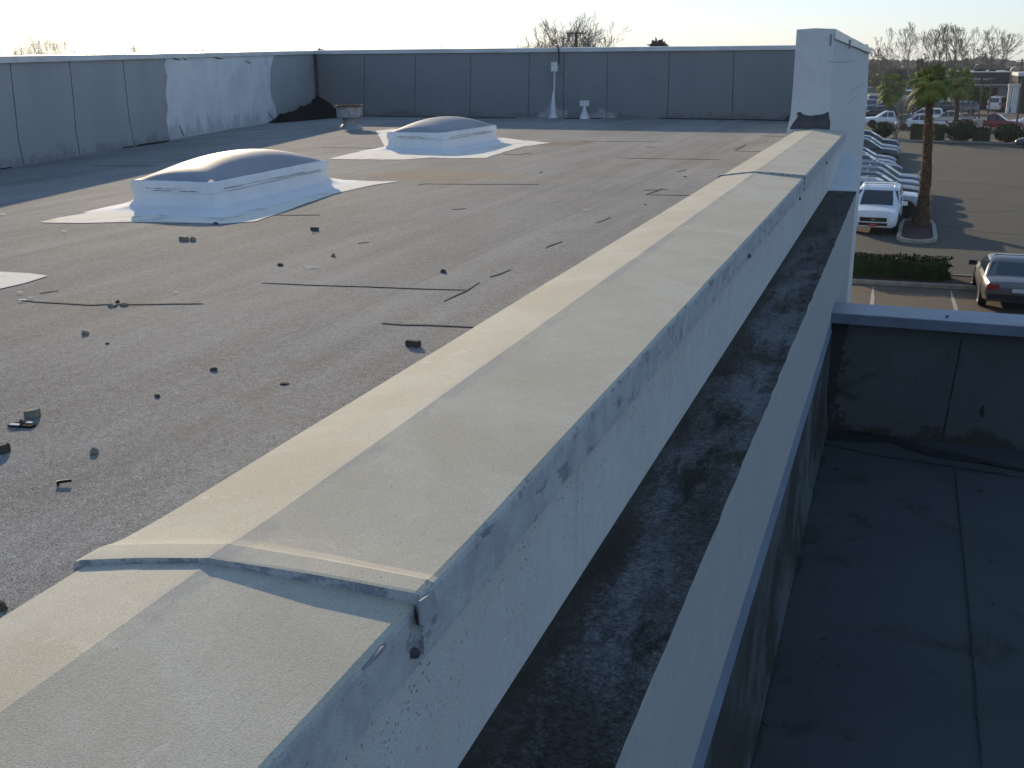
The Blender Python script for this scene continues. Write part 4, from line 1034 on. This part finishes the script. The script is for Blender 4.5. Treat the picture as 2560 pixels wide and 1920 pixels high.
SIDEM = {(k, n): CARS[k][n][0] for k in CARS for n in CARS[k] if n.startswith('side_windows')}
SILV = paint('silver', (.16, .18, .21), .2, .4); SILVD = paint('dark_silver', (.06, .07, .085), .2, .4); WHT = paint('white', (.72, .73, .74)); CHAR = paint('charcoal', (.035, .04, .045), .3)
BLUES = paint('blue_silver', (.10, .135, .18), .2, .4); PALE = paint('pale_silver', (.46, .47, .48), .3, .3); BLK = paint('black', (.012, .013, .015)); RED = paint('red', (.26, .015, .02)); TAN = paint('tan', (.46, .42, .34), .2)
DKG = paint('dark_green', (.012, .028, .030), .2); GREYS = paint('warm_grey', (.15, .142, .138), .35, .3); NAVY = paint('navy', (.02, .03, .06), .2)
c = onz(2186, 588, 0)
car('suv', 'parked_suv', 'white sport utility vehicle facing the camera left of the palm island', 'suv', (c.x - .02, c.y + 2.5, 0), -92, WHT, group='vehicles parked in the near lot', plates=True, scale=1.06)
c = onz(2447, 762, 0)
car('sedan', 'parked_sedan', 'dark grey sedan seen from behind, cut by the right edge', 'sedan', (c.x + .92, c.y + 1.35, 0), 90.5, GREYS, M('rear_glass_green', (.03, .05, .05), .1, 2, .06, spec=.8), 'vehicles parked in the near lot', scale=(1.0, 1.06, 1.0))
ROW = [(54.3, -1.05, 'suv', PALE, GLASSG, 'pale silver sport utility vehicle with alloy wheel just behind the palm trunk'), (57.4, -1.15, 'suv', SILVD, GLASSG, 'darker silver roof-racked vehicle, second in the row behind the palm'),
 (60.3, -1.12, 'suv', SILV, GLASS, 'silver roof-racked vehicle, third in the row behind the palm'), (63.3, -1.1, 'suv', BLUES, GLASS, 'bluish roof-racked vehicle, fourth in the row behind the palm'),
 (72.0, -2.25, 'sedan', SILVD, GLASSG, 'dark car with green windows in front of the blue-grey sedans'), (75.0, -2.65, 'sedan', SILV, GLASS, 'silver low sedan behind the dark car with green windows'), (78.2, -2.7, 'sedan', BLUES, GLASS, 'blue-grey low sedan in the middle of the long row'),
 (82.6, -2.6, 'suv', SILVD, GLASS, 'dark grey vehicle with tall hood behind the blue-grey sedan'), (85.8, -2.6, 'suv', SILV, GLASS, 'light silver vehicle third from the far end of the row'), (89.0, -2.75, 'sedan', BLUES, GLASS, 'dim blue sedan second from the far end of the row'), (92.2, -2.75, 'suv', NAVY, GLASS, 'dark navy vehicle at the far end of the row')]
for i, (y, x, k, pn, gl, lab) in enumerate(ROW):
    car(k, 'parked_suv' if k == 'suv' else 'parked_sedan', lab, 'suv' if k == 'suv' else 'sedan', (x, y, 0), rnd.uniform(-1.5, 1.5) - 1, pn, gl, 'vehicles parked in the near lot', 2 if i < 4 else 1, skip=('roof_rail1', 'roof_rail-1', 'cross_bar', 'cross_bar2') if i > 6 else ())
FAR = [
 ('pickup', 'white pickup facing left beside the bare shrub', (-1.9, 127.5), 188, WHT), ('pickup', 'white crew cab pickup with red tail lamp behind the palm trunk', (1.75, 121.5), 160, WHT), ('pickup', 'tan pickup with black bed facing left in the sun', (4.75, 130), 165, TAN),
 ('suv', 'white vehicle half hidden behind the white crew cab pickup', (1.9, 137.5), 175, WHT), ('pickup', 'dark red pickup facing right beyond the hedge row', (8.75, 123.5), -12, RED), ('pickup', 'white pickup at the right edge beyond the orange bush', (12.6, 124.5), 178, WHT),
 ('suv', 'dark green vehicle side-on in front of the service building', (4.4, 160), 178, DKG), ('suv', 'silver vehicle side-on left of the lamp post', (6.9, 161), 182, SILV), ('suv', 'white vehicle seen from behind by the dark doorway', (8.4, 186), 80, WHT),
 ('van', 'white van parked by the white columns with orange beacon', (12.3, 171), 75, WHT), ('suv', 'blue-silver vehicle facing the camera beside the pillar', (-4.9, 166), -85, BLUES), ('suv', 'pale blue vehicle with dark windscreen behind the blue-silver one', (-5.3, 187), -88, BLUES),
 ('suv', 'brown black vehicle behind the white pickup', (-3.3, 143.5), 175, BLK), ('suv', 'white vehicle with red hood sign under the small palm', (-2.6, 180), -80, WHT), ('pickup', 'dark pickup under the small palm', (-2.6, 166.5), 182, CHAR),
 ('sedan', 'navy car behind the bare shrub', (-.2, 167), 180, NAVY), ('suv', 'black vehicle left of the palm trunk, far lot', (1.5, 164.5), 178, BLK), ('van', 'white delivery van behind the small palm', (-.4, 205), 160, WHT), ('sedan', 'dark car beside the white delivery van', (1.6, 207), 175, NAVY),
 ('sedan', 'silver coupe nose at the right edge before the hedges', (11.3, 99.8), 172, SILVD), ('sedan', 'white coupe nose at the right edge in front of the silver one', (11.9, 96.3), 172, WHT), ('sedan', 'dark car by the pillar edge with reddish side', (-5.9, 203), -80, RED)]
for k, lab, (x, y), rz, pn in FAR:
    cr_ = car(k, {'suv': 'parked_suv', 'sedan': 'parked_sedan', 'van': 'parked_van', 'pickup': 'pickup_truck'}[k], lab, {'suv': 'suv', 'sedan': 'sedan', 'van': 'van', 'pickup': 'pickup'}[k], (x, y, 0), rz, pn, GLASS, 'vehicles in the far lot', 1, skip=('roof_rail1', 'roof_rail-1', 'cross_bar', 'cross_bar2'))
    if 'beacon' in lab:
        MB().lathe([(.12, 2.10), (.13, 2.16), (.08, 2.28), (.0, 2.31)], n=10).build('beacon', M('orange_plastic', (.6, .18, .03), .1, 5, .5), cr_, smooth=60).location = (-1.9, 0, 0)

# ================================================================== PALMS
FROND = leafmat('palm_frond_green', (.15, .18, .03), (.07, .10, .02), 2); FROND2 = leafmat('palm_frond_sunlit_tint', (.28, .27, .05), (.14, .16, .035), 2)  # yellower copy puts a sunlit look into fronds picked at random
DRY = leafmat('dry_palm_boot', (.42, .24, .11), (.11, .06, .028), 6)
PTRUNK = M('palm_trunk_fibre', (.13, .08, .045), .3, 7, .95, bump=.6)
def palm(name, label, base, h, lean, rbot, rtop, nfr, fl, seed, spikes=True, group='palms on the lot'):
    r = random.Random(seed); root = empty(name, base, 0, label, 'palm tree', group)
    mb = MB(); pts = []; rad = []
    for k in range(15):
        t = k/14; pts.append((lean[0]*t**1.5 + .05*math.sin(t*5), lean[1]*t, h*t)); rad.append(rbot*(1-t) + rtop*t + (.16*math.exp(-t*16)) + .02*math.sin(t*23))
    mb.tube(pts, rad, 14); mb.build('trunk', PTRUNK, root, smooth=60)
    if spikes:
        mb = MB()
        for _ in range(1500):
            t = r.random()**1.05; k = min(13, int(t*14)); f = t*14 - k
            c = Vector(pts[k]).lerp(Vector(pts[k+1]), f); rr_ = rad[k]*(1-f) + rad[k+1]*f
            a = r.uniform(0, 2*math.pi); d = Vector((math.cos(a), math.sin(a), 0)); e = Vector((-d.y, d.x, 0))
            L = r.uniform(.12, .27); q = c + d*rr_*.9
            mb.add([q - e*.045, q + e*.045, q + d*L*.62 + Vector((0, 0, L*r.uniform(-.3, 1.0)))], [(0, 1, 2)])
        mb.build('trunk_boots', DRY, root)
    top = Vector(pts[-1])
    mbs = [MB(), MB(), MB()]
    for i in range(nfr):
        t = (i + .5)/nfr; el = R_(78 - 150*t**.9) + r.gauss(0, .1); az = i*2.39996 + r.gauss(0, .15)
        d = Vector((math.cos(az)*math.cos(el), math.sin(az)*math.cos(el), math.sin(el)))
        pl = fl*r.uniform(.75, 1.1)*(.85 if t > .75 else 1)
        m_ = mbs[0] if r.random() < .62 else mbs[1]
        # petiole
        side = Vector((-math.sin(az), math.cos(az), 0)); tip = top + d*pl*.62 - Vector((0, 0, .12*pl*t))
        m_.tube([top, top + d*pl*.35, tip], [.028, .02, .014], 4)
        up = side.cross(d).normalized()
        ns = 17
        for s_ in range(ns):
            b = (s_/(ns-1) - .5)*R_(205)
            dd = (d*math.cos(b) + side*math.sin(b))
            L = pl*.62*(.75 + .25*math.cos(b))*r.uniform(.9, 1.1)
            w_ = .046*fl
            p1 = tip + dd*L*.5 + up*.05 - Vector((0, 0, .10*L)); p2 = tip + dd*L*.80 - Vector((0, 0, .38*L)); p3 = tip + dd*L*.92 - Vector((0, 0, .85*L*r.uniform(.8, 1.2)))
            n_ = dd.cross(up).normalized()*w_
            m_.add([tip, p1 - n_, p1 + n_, p2 - n_*.8, p2 + n_*.8, p3], [(0,1,2), (1,3,4,2), (3,5,4)])
    for _ in range(14):   # hanging dead fronds below the crown
        az = r.uniform(0, 6.28); d = Vector((math.cos(az), math.sin(az), 0)); e = Vector((-d.y, d.x, 0)); q = top + d*rtop*.9 - Vector((0, 0, .1)); L = r.uniform(.4, .9)*fl*.7
        mbs[2].add([q, q + d*.2*L + e*.12*L - Vector((0, 0, .5*L)), q + d*.14*L - Vector((0, 0, L)), q + d*.2*L - e*.12*L - Vector((0, 0, .5*L))], [(0, 1, 2, 3)])
    mbs[0].build('crown', FROND, root); mbs[1].build('sunlit_tint_fronds', FROND2, root); mbs[2].build('dead_fronds', DRY, root)
    return root
pb = onz(2303, 566, 0)
palm('fan_palm', 'tall fan palm with shaggy brown trunk in the kerbed island', (pb.x - .05, pb.y, .1), 6.25, (-.16, 0), .28, .12, 64, .90, 3)
palm('fan_palm', 'small fan palm behind the row of parked cars, far left', (-1.85, 133, 0), 4.3, (.15, 0), .22, .18, 34, 1.75, 4, False)
palm('fan_palm', 'second fan palm whose crown overlaps the right side of the nearest palm', (4.75, 118, 0), 5.3, (-.1, 0), .24, .18, 40, 1.55, 5, False)
mb = MB(); r = random.Random(8)
for c_, rd in (((0, 0, 3.3), (1.5, 1.2, .9)), ((-.9, .1, 3.9), (.9, .8, .9)), ((.8, 0, 3.0), (.9, .8, .6))): leaf_cloud(mb, c_, rd, 700, .16, r)
YT = leafmat('yellow_green_leaf', (.13, .15, .03), (.06, .08, .02), 1)
yt = empty('street_tree', (7.3, 138.5, 0), 0, 'yellow green small tree with slim trunk in front of the dark fascia', 'tree')
mb.build('crown', YT, yt)
MB().tube([(0, 0, 0), (-.1, 0, 1.6), (.1, 0, 3.2)], [.16, .12, .07], 8).build('trunk', BARK, yt, smooth=60)

# ================================================================== BARE TREES
def bare(name, label, base, H, spread, seed, thick=1.0, m_=BARK, group='leafless trees', levels=5, trunk=.25, stems=1, rmin=.012, up=.35, xy=1.0):
    r = random.Random(seed); root = empty(name, base, 0, label, 'tree', group)
    tr, cr = MB(), MB()
    def grow(p, d, L, rad, lv):
        n = 3; pts = [p]; rd = [rad]; q = p; dd = d.copy()
        for k in range(n):
            dd = (dd + Vector((r.gauss(0, .12), r.gauss(0, .12), r.gauss(0, .07) + .04))).normalized()
            q = q + dd * L / n; pts.append(q); rd.append(max(rmin, rad * (1 - .38*(k+1)/n)))
        (tr if lv >= levels - 1 else cr).tube(pts, rd, 6 if lv >= levels - 1 else (4 if lv > 2 else 3), cap=False)
        if lv == 0: return
        nb = r.choice((2, 2, 3)) if lv > 1 else r.choice((3, 3, 4))
        for i in range(nb):
            a = r.uniform(0, 6.283); sp = spread * r.uniform(.55, 1.25); o = dd.orthogonal().normalized(); o2 = dd.cross(o)
            nd = (dd * math.cos(sp) + (o * math.cos(a) + o2 * math.sin(a)) * math.sin(sp)); nd.z += up * .3; nd.normalize()
            grow(q, nd, L * r.uniform(.62, .88), rd[-1] * r.uniform(.62, .8), lv - 1)
        for k in (1, 2):
            if r.random() < .75:
                a = r.uniform(0, 6.283); o = dd.orthogonal().normalized(); o2 = dd.cross(o); sp = spread * 1.5
                nd = (dd * math.cos(sp) + (o * math.cos(a) + o2 * math.sin(a)) * math.sin(sp)); nd.z += up * .25; nd.normalize()
                grow(pts[k], nd, L * r.uniform(.5, .75), rd[k] * .5, max(0, lv - 2))
    for s_ in range(stems):
        a = r.uniform(0, 6.28); d = Vector((.25*math.cos(a)*(stems > 1), .25*math.sin(a)*(stems > 1), 1)).normalized()
        grow(Vector((.3*s_*math.cos(a), .3*math.sin(a)*s_, 0)), d, H * trunk, H * .021 * thick, levels)
    # scale to the wanted height
    zs_ = sorted(v[2] for v in cr.v); k = H / zs_[int(len(zs_) * .985)]
    for b in (tr, cr): b.v = [(v[0]*k*xy, v[1]*k*xy, v[2]*k) for v in b.v]
    tr.build('trunk', m_, root); cr.build('branches', m_, root)
    return root
def topz(u, v, y): return ony(u, v, y)
for i, (u, v, y, sp, sd_, lab) in enumerate((
    (2272, 66, 300, .40, 11, 'large leafless tree left of the group, nearest the pillar'), (2352, 84, 305, .40, 12, 'leftmost leafless tree of the right-hand group'),
    (2402, 64, 300, .36, 13, 'tallest leafless tree in the middle of the right-hand group'), (2446, 74, 310, .36, 14, 'slender leafless tree right of the tallest'), (2492, 80, 302, .40, 15, 'rightmost broad leafless tree of the right-hand group'))):
    p = ony(u, v, y); bare('leafless_tree', lab, (p.x, y, 0), p.z, sp, sd_, 1.0, BARK, 'leafless trees beyond the lots', 6, .24, 2 if i in (0, 2, 4) else 1, .022)
p = ony(1452, 56, 130); bare('leafless_tree', 'leafless tree above the rear wall behind the utility pole', (p.x, 132, 0), p.z, .46, 21, 1.0, BARKG, 'leafless trees above the roof walls', 6, .20, 6, .010, xy=1.12)
p = ony(1385, 100, 133); bare('leafless_tree', 'faint thin leafless tree left of the utility pole', (p.x, 136, 0), p.z - .2, .45, 22, .7, BARKG, 'leafless trees above the roof walls', 5, .26, 1, .014)
p = ony(62, 90, 160); bare('leafless_tree', 'pale leafless tree in the glare at the left edge', (p.x + .5, 160, 0), p.z, .55, 23, .6, BARKP, 'leafless trees above the roof walls', 5, .22, 3, .009)
p = ony(108, 94, 160); bare('leafless_tree', 'second pale leafless tree in the glare beside the first', (p.x, 162, 0), p.z, .5, 24, .6, BARKP, 'leafless trees above the roof walls', 5, .22, 3, .009)
p = ony(2185, 135, 330); bare('leafless_tree', 'small leafless tree just right of the pillar top', (p.x, 330, 0), p.z, .45, 25, 1, BARK, 'leafless trees beyond the lots', 5, .25, 2, .04)
bare('bare_shrub', 'grey leafless shrub with pale stem beside the hedge', (-.85, 108.6, 0), 3.6, .5, 26, .8, BARKG, 'leafless trees beyond the lots', 5, .25, 2, .016)

# conifers and other tree tops showing above the walls
CON = leafmat('conifer_needles', (.030, .042, .022), (.018, .026, .014), 1)
def conifer(label, u, v, y, wid, seed, group='evergreen tops above the roof walls'):
    p = ony(u, v, y); r = random.Random(seed); root = empty('conifer', (p.x, y, 0), 0, label, 'tree', group)
    mb = MB(); H = p.z
    for k in range(26):
        z = H * (.45 + .55 * k / 26); rr_ = wid * 2.6 * (1 - k / 26) ** .8 * r.uniform(.7, 1.25) + .05
        for i in range(9):
            a = 2*math.pi*(i + r.random())/9; d = Vector((math.cos(a), math.sin(a), 0)); e = Vector((-d.y, d.x, 0)); L = rr_ * r.uniform(.7, 1.2)
            q = Vector((0, 0, z)); mb.add([q, q + d*L*.6 + e*L*.28 + Vector((0, 0, -.1*L)), q + d*L - Vector((0, 0, .35*L)), q + d*L*.6 - e*L*.28 - Vector((0, 0, .1*L))], [(0, 1, 2, 3)])
    mb.build('crown', CON, root); MB().tube([(0, 0, 0), (0, 0, H*.97)], [.25, .03], 6).build('trunk', BARKG, root)
for i, (u, v, y, wd_, lab) in enumerate(((333, 108, 150, .95, 'dark pointed conifer above the left wall before the white patch'), (489, 115, 170, .75, 'left one of two small conifers above the white patch'), (505, 115, 170, .75, 'right one of two small conifers above the white patch'),
      (36, 114, 140, .4, 'thin spire conifer at the far left'), (51, 110, 140, .42, 'second thin spire conifer beside the far left one'), (184, 122, 180, .6, 'faint conifer tip right of the pale bare trees'), (268, 121, 180, .5, 'faint conifer tip left of the dark pointed conifer'), (1103, 109, 160, .18, 'single dark needle tip above the rear wall'))): conifer(lab, u, v, y, wd_, 40 + i)
BUSHY = leafmat('bushy_evergreen', (.05, .058, .036), (.03, .038, .022), .6); DRYB = leafmat('dry_brown_brush', (.24, .19, .11), (.12, .10, .055), .35); OLIVE = leafmat('olive_brush', (.12, .13, .05), (.07, .08, .03), .3)
def round_tree(label, u, v, y, rad, seed, m_=BUSHY, name='round_tree', group='evergreen tops above the roof walls', cat='tree', n=1600, ls=.25):
    p = ony(u, v, y); root = empty(name, (p.x, y, 0), 0, label, cat, group); mb = MB(); r = random.Random(seed); cz_ = p.z - rad[2]
    for k in range(5): leaf_cloud(mb, (r.uniform(-.5, .5)*rad[0], 0, cz_ + r.uniform(-.4, .1)*rad[2]), tuple(q*(.62 if k else .95) for q in rad), n // 5, ls, r)
    mb.build('crown', m_, root); MB().tube([(0, 0, 0), (0, 0, max(.5, cz_))], [.25, .15], 6).build('trunk', BARKG, root)
round_tree('dark bushy treetop peeping over the rear wall right of the box', 1646, 88, 120, (1.35, 1.2, 1.9), 61, n=3000)
round_tree('small brown treetop above the corner of the walls', 799, 117, 150, (.85, .8, 1.2), 62, DRYB)
for i, (u, v, y, rd, m_, lab) in enumerate(((2305, 128, 290, (1.8, 1.5, 4.0), CON, 'dark pointed evergreen between the leafless trees'), (2328, 146, 280, (2.2, 2, 3.2), BUSHY, 'dark evergreen clump right of the pointed one'), (2250, 165, 262, (2.5, 2, 2.6), BUSHY, 'dark green bush under the large leafless tree'),
     (2215, 172, 262, (4.0, 2, 2.2), DRYB, 'brown dry thicket behind the white wall'), (2180, 178, 268, (2.6, 2, 2.2), OLIVE, 'olive bush next to the pillar edge'), (2300, 172, 260, (3.5, 2, 2.6), DRYB, 'brown thicket above the palm crown'), (2360, 164, 275, (4.5, 2, 3.4), BUSHY, 'dark tree clump behind the white box'), (2440, 165, 270, (4.5, 2, 3.2), DRYB, 'brown brush behind the dark fascia'), (2510, 166, 275, (4.0, 2, 3.0), BUSHY, 'dark brush above the right end of the fascia'), (2195, 148, 340, (5, 3, 3.5), DRYB, 'brown wooded clump below the small leafless tree'))):
    round_tree(lab, u, v, y, rd, 70 + i, m_, 'bush', 'brush and thickets beyond the lots', 'bush', 1500, .32)
# far belts of woodland closing the horizon
def belt(name, y, x0, x1, h0, h1, seed, n, size, m_):
    r = random.Random(seed); mb = MB()
    for _ in range(n):
        x = r.uniform(x0, x1); hh = h0 + (h1 - h0) * max(0, min(1, .5 + noise.noise((x*.035, seed, 0)) + .4 * noise.noise((x*.15, seed, 3)))); z = hh * r.random()**.7
        q = Vector((x, y + r.uniform(-6, 6), z)); a = Vector((r.gauss(0, 1), r.gauss(0, 1), r.gauss(0, 1))).normalized(); b = a.orthogonal().normalized(); d_ = a.cross(b); s_ = size*r.uniform(.5, 1.4)
        mb.add([q - b*s_, q - d_*s_*.6, q + b*s_, q + d_*s_*.6], [(0, 1, 2, 3)])
    return tag(mb.build(name, m_), {'t1': None}.get(name), None, None, 'stuff')
o = belt('far_woodland', 430, -380, 150, 3.0, 6.5, 1, 16000, 1.0, BUSHY); tag(o, 'dim belt of woodland along the horizon', 'woodland')
o = belt('distant_woodland', 800, -800, 350, 4.5, 8.5, 2, 14000, 1.8, BUSHY); tag(o, 'blue hazy farthest tree line on the horizon', 'woodland')

# ================================================================== POLES, FAR BUILDINGS
p = ony(1441, 79, 110)
up_ = empty('utility_pole', (p.x, 110, 0), 0, 'brown wooden utility pole with one crossarm above the rear wall', 'utility pole')
MB().tube([(0, 0, 0), (0, 0, p.z)], [.2, .15], 10).build('pole', WOOD, up_, smooth=60)
MB().box((-1.08, -.10, p.z - .22), (1.08, .06, p.z - .10)).build('crossarm', WOOD, up_)
for x in (-1.0, -.4, .4, 1.0): MB().lathe([(.05, p.z - .10), (.06, p.z - .02), (.02, p.z + .03)], (x, 0, 0), 8).build('insulator', POLEM, up_)
for (x0, u, v, lab) in ((-1.0, 0, 78, 'upper faint power line running left from the utility pole'), (1.0, 0, 90, 'lower faint power line running left from the utility pole')):
    a = Vector((p.x + x0, 110, p.z)); b = ony(u, v, 70); b = b + (b - a) * .6; P = [a.lerp(b, k/20) - Vector((0, 0, 1.1*math.sin(math.pi*k/20))) for k in range(21)]
    tag(MB().tube([q - a for q in P], .0055, 4).build('power_line', CABLE), lab, 'power line', 'power lines').location = a
p = ony(2556, 146, 260)
up2 = empty('utility_pole', (p.x, 260, 0), 0, 'distant utility pole at the right edge of the picture', 'utility pole')
MB().tube([(0, 0, 0), (0, 0, p.z)], [.2, .15], 8).build('pole', WOOD, up2); MB().box((-1.0, -.1, p.z - .5), (1.0, .1, p.z - .35)).build('crossarm', WOOD, up2); MB().box((-.8, -.1, p.z - 1.3), (.8, .1, p.z - 1.15)).build('crossarm', WOOD, up2)
def lamp(label, ub, vb, vt, head, r0=.07):
    b = onz(ub, vb, 0); t_ = ony(ub, vt, b.y); root = empty('lamp_post', (b.x, b.y, 0), 0, label, 'lamp post', 'lamp posts on the far lot')
    MB().lathe([(.24, 0), (.24, .65), (.20, .68)], n=12).build('base', M('painted_post_base', (.62, .45, .36), .15, 3, .8), root, smooth=40)
    MB().tube([(0, 0, .6), (0, 0, t_.z)], [r0, r0*.75], 8).build('pole', POLEM, root, smooth=60)
    if head == 'bar':
        for s_ in (1, -1): MB().box((.12*s_ if s_ > 0 else -1.75, -.25, t_.z - .08), (1.75 if s_ > 0 else -.12, .25, t_.z + .12)).build('lamp_head', POLEM, root)
    elif head:
        MB().box((-.45, -.2, t_.z - .05), (.45, .2, t_.z + .1)).build('lamp_head', POLEM, root)
lamp('lamp post with wide flat double head left of the palm', 2217, 232, 171, 'bar', .13)
lamp('thin lamp post on a pale base between hedge and red pickup', 2442, 329, 205, 'x')
lamp('thin lamp post left of the red pickup cab', 2464, 333, 200, 'x')
lamp('thicker lamp post right of the red pickup', 2538, 335, 195, 'x', .1)
lamp('lamp post left of the silver vehicle behind the tan pickup', 2402, 296, 226, None, .11)
hy = onz(2440, 331, 0)
tag(MB().prism([(hy.x - .42, hy.y - .75), (hy.x + .5, hy.y - .75), (hy.x + .5, hy.y - .35), (hy.x - .42, hy.y - .35)], 0, 1.35).build('price_board', M('pale_board', (.60, .50, .44), .15, 3, .7)), 'pale upright board beside the thin lamp post on the far lot', 'board')

BW = M('building_grey_wall', (.22, .22, .21), .1, .8, .8, obj=False); BF = M('black_fascia_panel', (.018, .018, .02), .1, 1, .35); WW = M('white_building_paint', (.66, .66, .64), .08, 1, .6, obj=False); DKO = M('dark_opening', (.012, .012, .014), .1, 1, .4); TANW = M('tan_wall', (.42, .37, .28), .1, 1, .8, obj=False)
D0 = 178
def dx(u, y=D0): return ony(u, 230, y).x
def dz(v, y=D0, u=2460): return ony(u, v, y).z
dl = empty('service_building', (dx(2460), D0, 0), 0, 'low grey service building with black lettered fascia and a wide dark doorway', 'building')
ox = dx(2460)
xa, xb = dx(2378) - ox, dx(2519) - ox
z1, z2 = dz(211), dz(181)
MB().box((xa, .4, 0), (dx(2433) - ox, 14, z1)).build('wall', BW, dl); MB().box((dx(2495) - ox, .4, 0), (xb, 14, z1)).build('wall', BW, dl)
MB().box((dx(2433) - ox, .4, dz(219)), (dx(2495) - ox, 14, z1)).build('lintel', BW, dl)
MB().box((dx(2433) - ox, 1.6, 0), (dx(2495) - ox, 2.0, dz(219))).build('doorway', DKO, dl)
MB().box((xa, 0, z1 + .004), (xb, 15, z2)).build('fascia', BF, dl)
MB().box((xa - .1, -.1, z1 - .12), (xb + .1, .395, z1)).build('trim', WW, dl)
MB().box((xa - .05, -.06, z2 + .003), (xb + .05, 15, z2 + .14)).build('parapet_cap', WW, dl)
for u in (2440, 2452, 2478): MB().box((dx(u) - ox - .5, 3, z2 + .145), (dx(u) - ox + .5, 4, z2 + .5)).build('roof_unit', BF, dl)
cu = bpy.data.curves.new('lettering', 'FONT'); cu.body = 'certified  service'; cu.size = 1; cu.extrude = .02
to = bpy.data.objects.new('lettering', cu); col.objects.link(to); bpy.context.view_layer.update()
me = bpy.data.meshes.new_from_object(to.evaluated_get(bpy.context.evaluated_depsgraph_get())); bpy.data.objects.remove(to)
xsv = [v.co.x for v in me.vertices]; tw_ = max(xsv) - min(xsv); want = dx(2481) - dx(2414)
k = want / tw_
me.transform(Matrix.Scale(k, 4)); me.transform(Matrix.Rotation(R_(90), 4, 'X')); me.materials.clear(); me.materials.append(M('sign_letter_white', (.62, .64, .66), .03, 1, .5))
o = bpy.data.objects.new('lettering', me); col.objects.link(o); o.parent = dl; o.location = (dx(2414) - ox, -.03, dz(200))
# white frame and canopy building at the right edge
cb2 = empty('canopy_building', (dx(2535, 165), 165, 0), 0, 'white columned entrance with white canopy roof at the right edge', 'building'); oc = dx(2535, 165)
def ex(u): return ony(u, 230, 165).x - oc
for u0, u1 in ((2521, 2529), (2533, 2547)): MB().box((ex(u0), 0, 0), (ex(u1), .7, dz(213, 165, 2535))).build('column', WW, cb2)
MB().box((ex(2519), -.1, dz(216, 165, 2535) + .004), (ex(2550), .8, dz(210, 165, 2535))).build('beam', WW, cb2)
MB().box((ex(2538), -1.2, dz(190, 165, 2535)), (ex(2680), 9, dz(181, 165, 2535))).build('canopy', WW, cb2)
MB().box((ex(2541), -.6, dz(206, 165, 2535)), (ex(2680), 9, dz(190, 165, 2535) - .004)).build('soffit', BF, cb2)
MB().box((ex(2548), .8, 0), (ex(2680), 9, dz(206, 165, 2535) - .004)).build('glazing', DKO, cb2)
tb = empty('tan_building', (dx(2530, 184), 184, 0), 0, 'tan wall behind the white columns with a round beige drum on top', 'building'); ot = dx(2530, 184)
MB().box((dx(2519.5, 184) - ot, 0, 0), (dx(2680, 184) - ot, 8, dz(186, 184, 2530))).build('wall', TANW, tb)
MB().lathe([(.0, -.6), (.5, -.55), (.62, -.2), (.62, .25), (.45, .5), (0, .6)], (0, .8, dz(186, 184, 2530) + .6), 14, 'y').build('roof_drum', TANW, tb, smooth=50)
wb_ = empty('white_unit', (dx(2364, 190), 190, 0), 0, 'pale blue-white block rising behind the palm crowns', 'building'); ow = dx(2364, 190)
MB().box((dx(2347, 190) - ow, 0, 0), (dx(2382, 190) - ow, 6, dz(178, 190, 2364))).build('wall', M('pale_blue_paint', (.50, .56, .66), .08, 1, .6), wb_)
MB().box((dx(2346, 190) - ow, -.1, dz(178, 190, 2364) + .003), (dx(2383, 190) - ow, 6.1, dz(177, 190, 2364) + .12)).build('roof_edge', WW, wb_)
lb = empty('long_white_shed', (dx(2250, 275), 275, 0), 0, 'long white low shed left of the palm crown', 'building'); ol = dx(2250, 275)
MB().box((dx(2209, 275) - ol, 0, 0), (dx(2290, 275) - ol, 9, dz(201, 275, 2250))).build('wall', M('shed_white', (.55, .58, .62), .08, .5, .6), lb)
MB().box((dx(2208, 275) - ol, -.2, dz(201, 275, 2250) + .003), (dx(2291, 275) - ol, 9.2, dz(201, 275, 2250) + .25)).build('roof', WW, lb)
for i, (u0, u1, v0, v1, y, lab) in enumerate(((2120, 2208, 204, 214, 272, 'upper dark low shed between pillar and white shed'), (2120, 2216, 220, 230, 262, 'lower dark long wall above the grass strip'))):
    xx0, xx1 = ony(u0, v1, y).x, ony(u1, v1, y).x; zq = ony(u1, v0, y).z; xm = (xx0 + xx1) / 2
    t_ = empty('low_wall', (xm, y, 0), 0, lab, 'wall', 'dark low walls by the grass'); MB().box((xx0 - xm, 0, 0), (xx1 - xm, .5, zq)).build('wall', BW, t_); MB().box((xx0 - xm, -.1, zq + .003), (xx1 - xm, .6, zq + .3)).build('cap', WW, t_)

# ================================================================== HAZE
hz = bpy.data.materials.new('haze_air'); hz.use_nodes = True; t_ = hz.node_tree
for n_ in list(t_.nodes):
    if n_.type == 'BSDF_PRINCIPLED': t_.nodes.remove(n_)
pv = t_.nodes.new('ShaderNodeVolumePrincipled'); pv.inputs['Color'].default_value = (.86, .92, 1, 1); pv.inputs['Density'].default_value = .0002; pv.inputs['Anisotropy'].default_value = .3
t_.links.new(pv.outputs[0], [n_ for n_ in t_.nodes if n_.type == 'OUTPUT_MATERIAL'][0].inputs['Volume'])
hb = MB().box((-2600, -700, -1), (2600, 3600, 32)).build('haze', hz, kind='stuff')
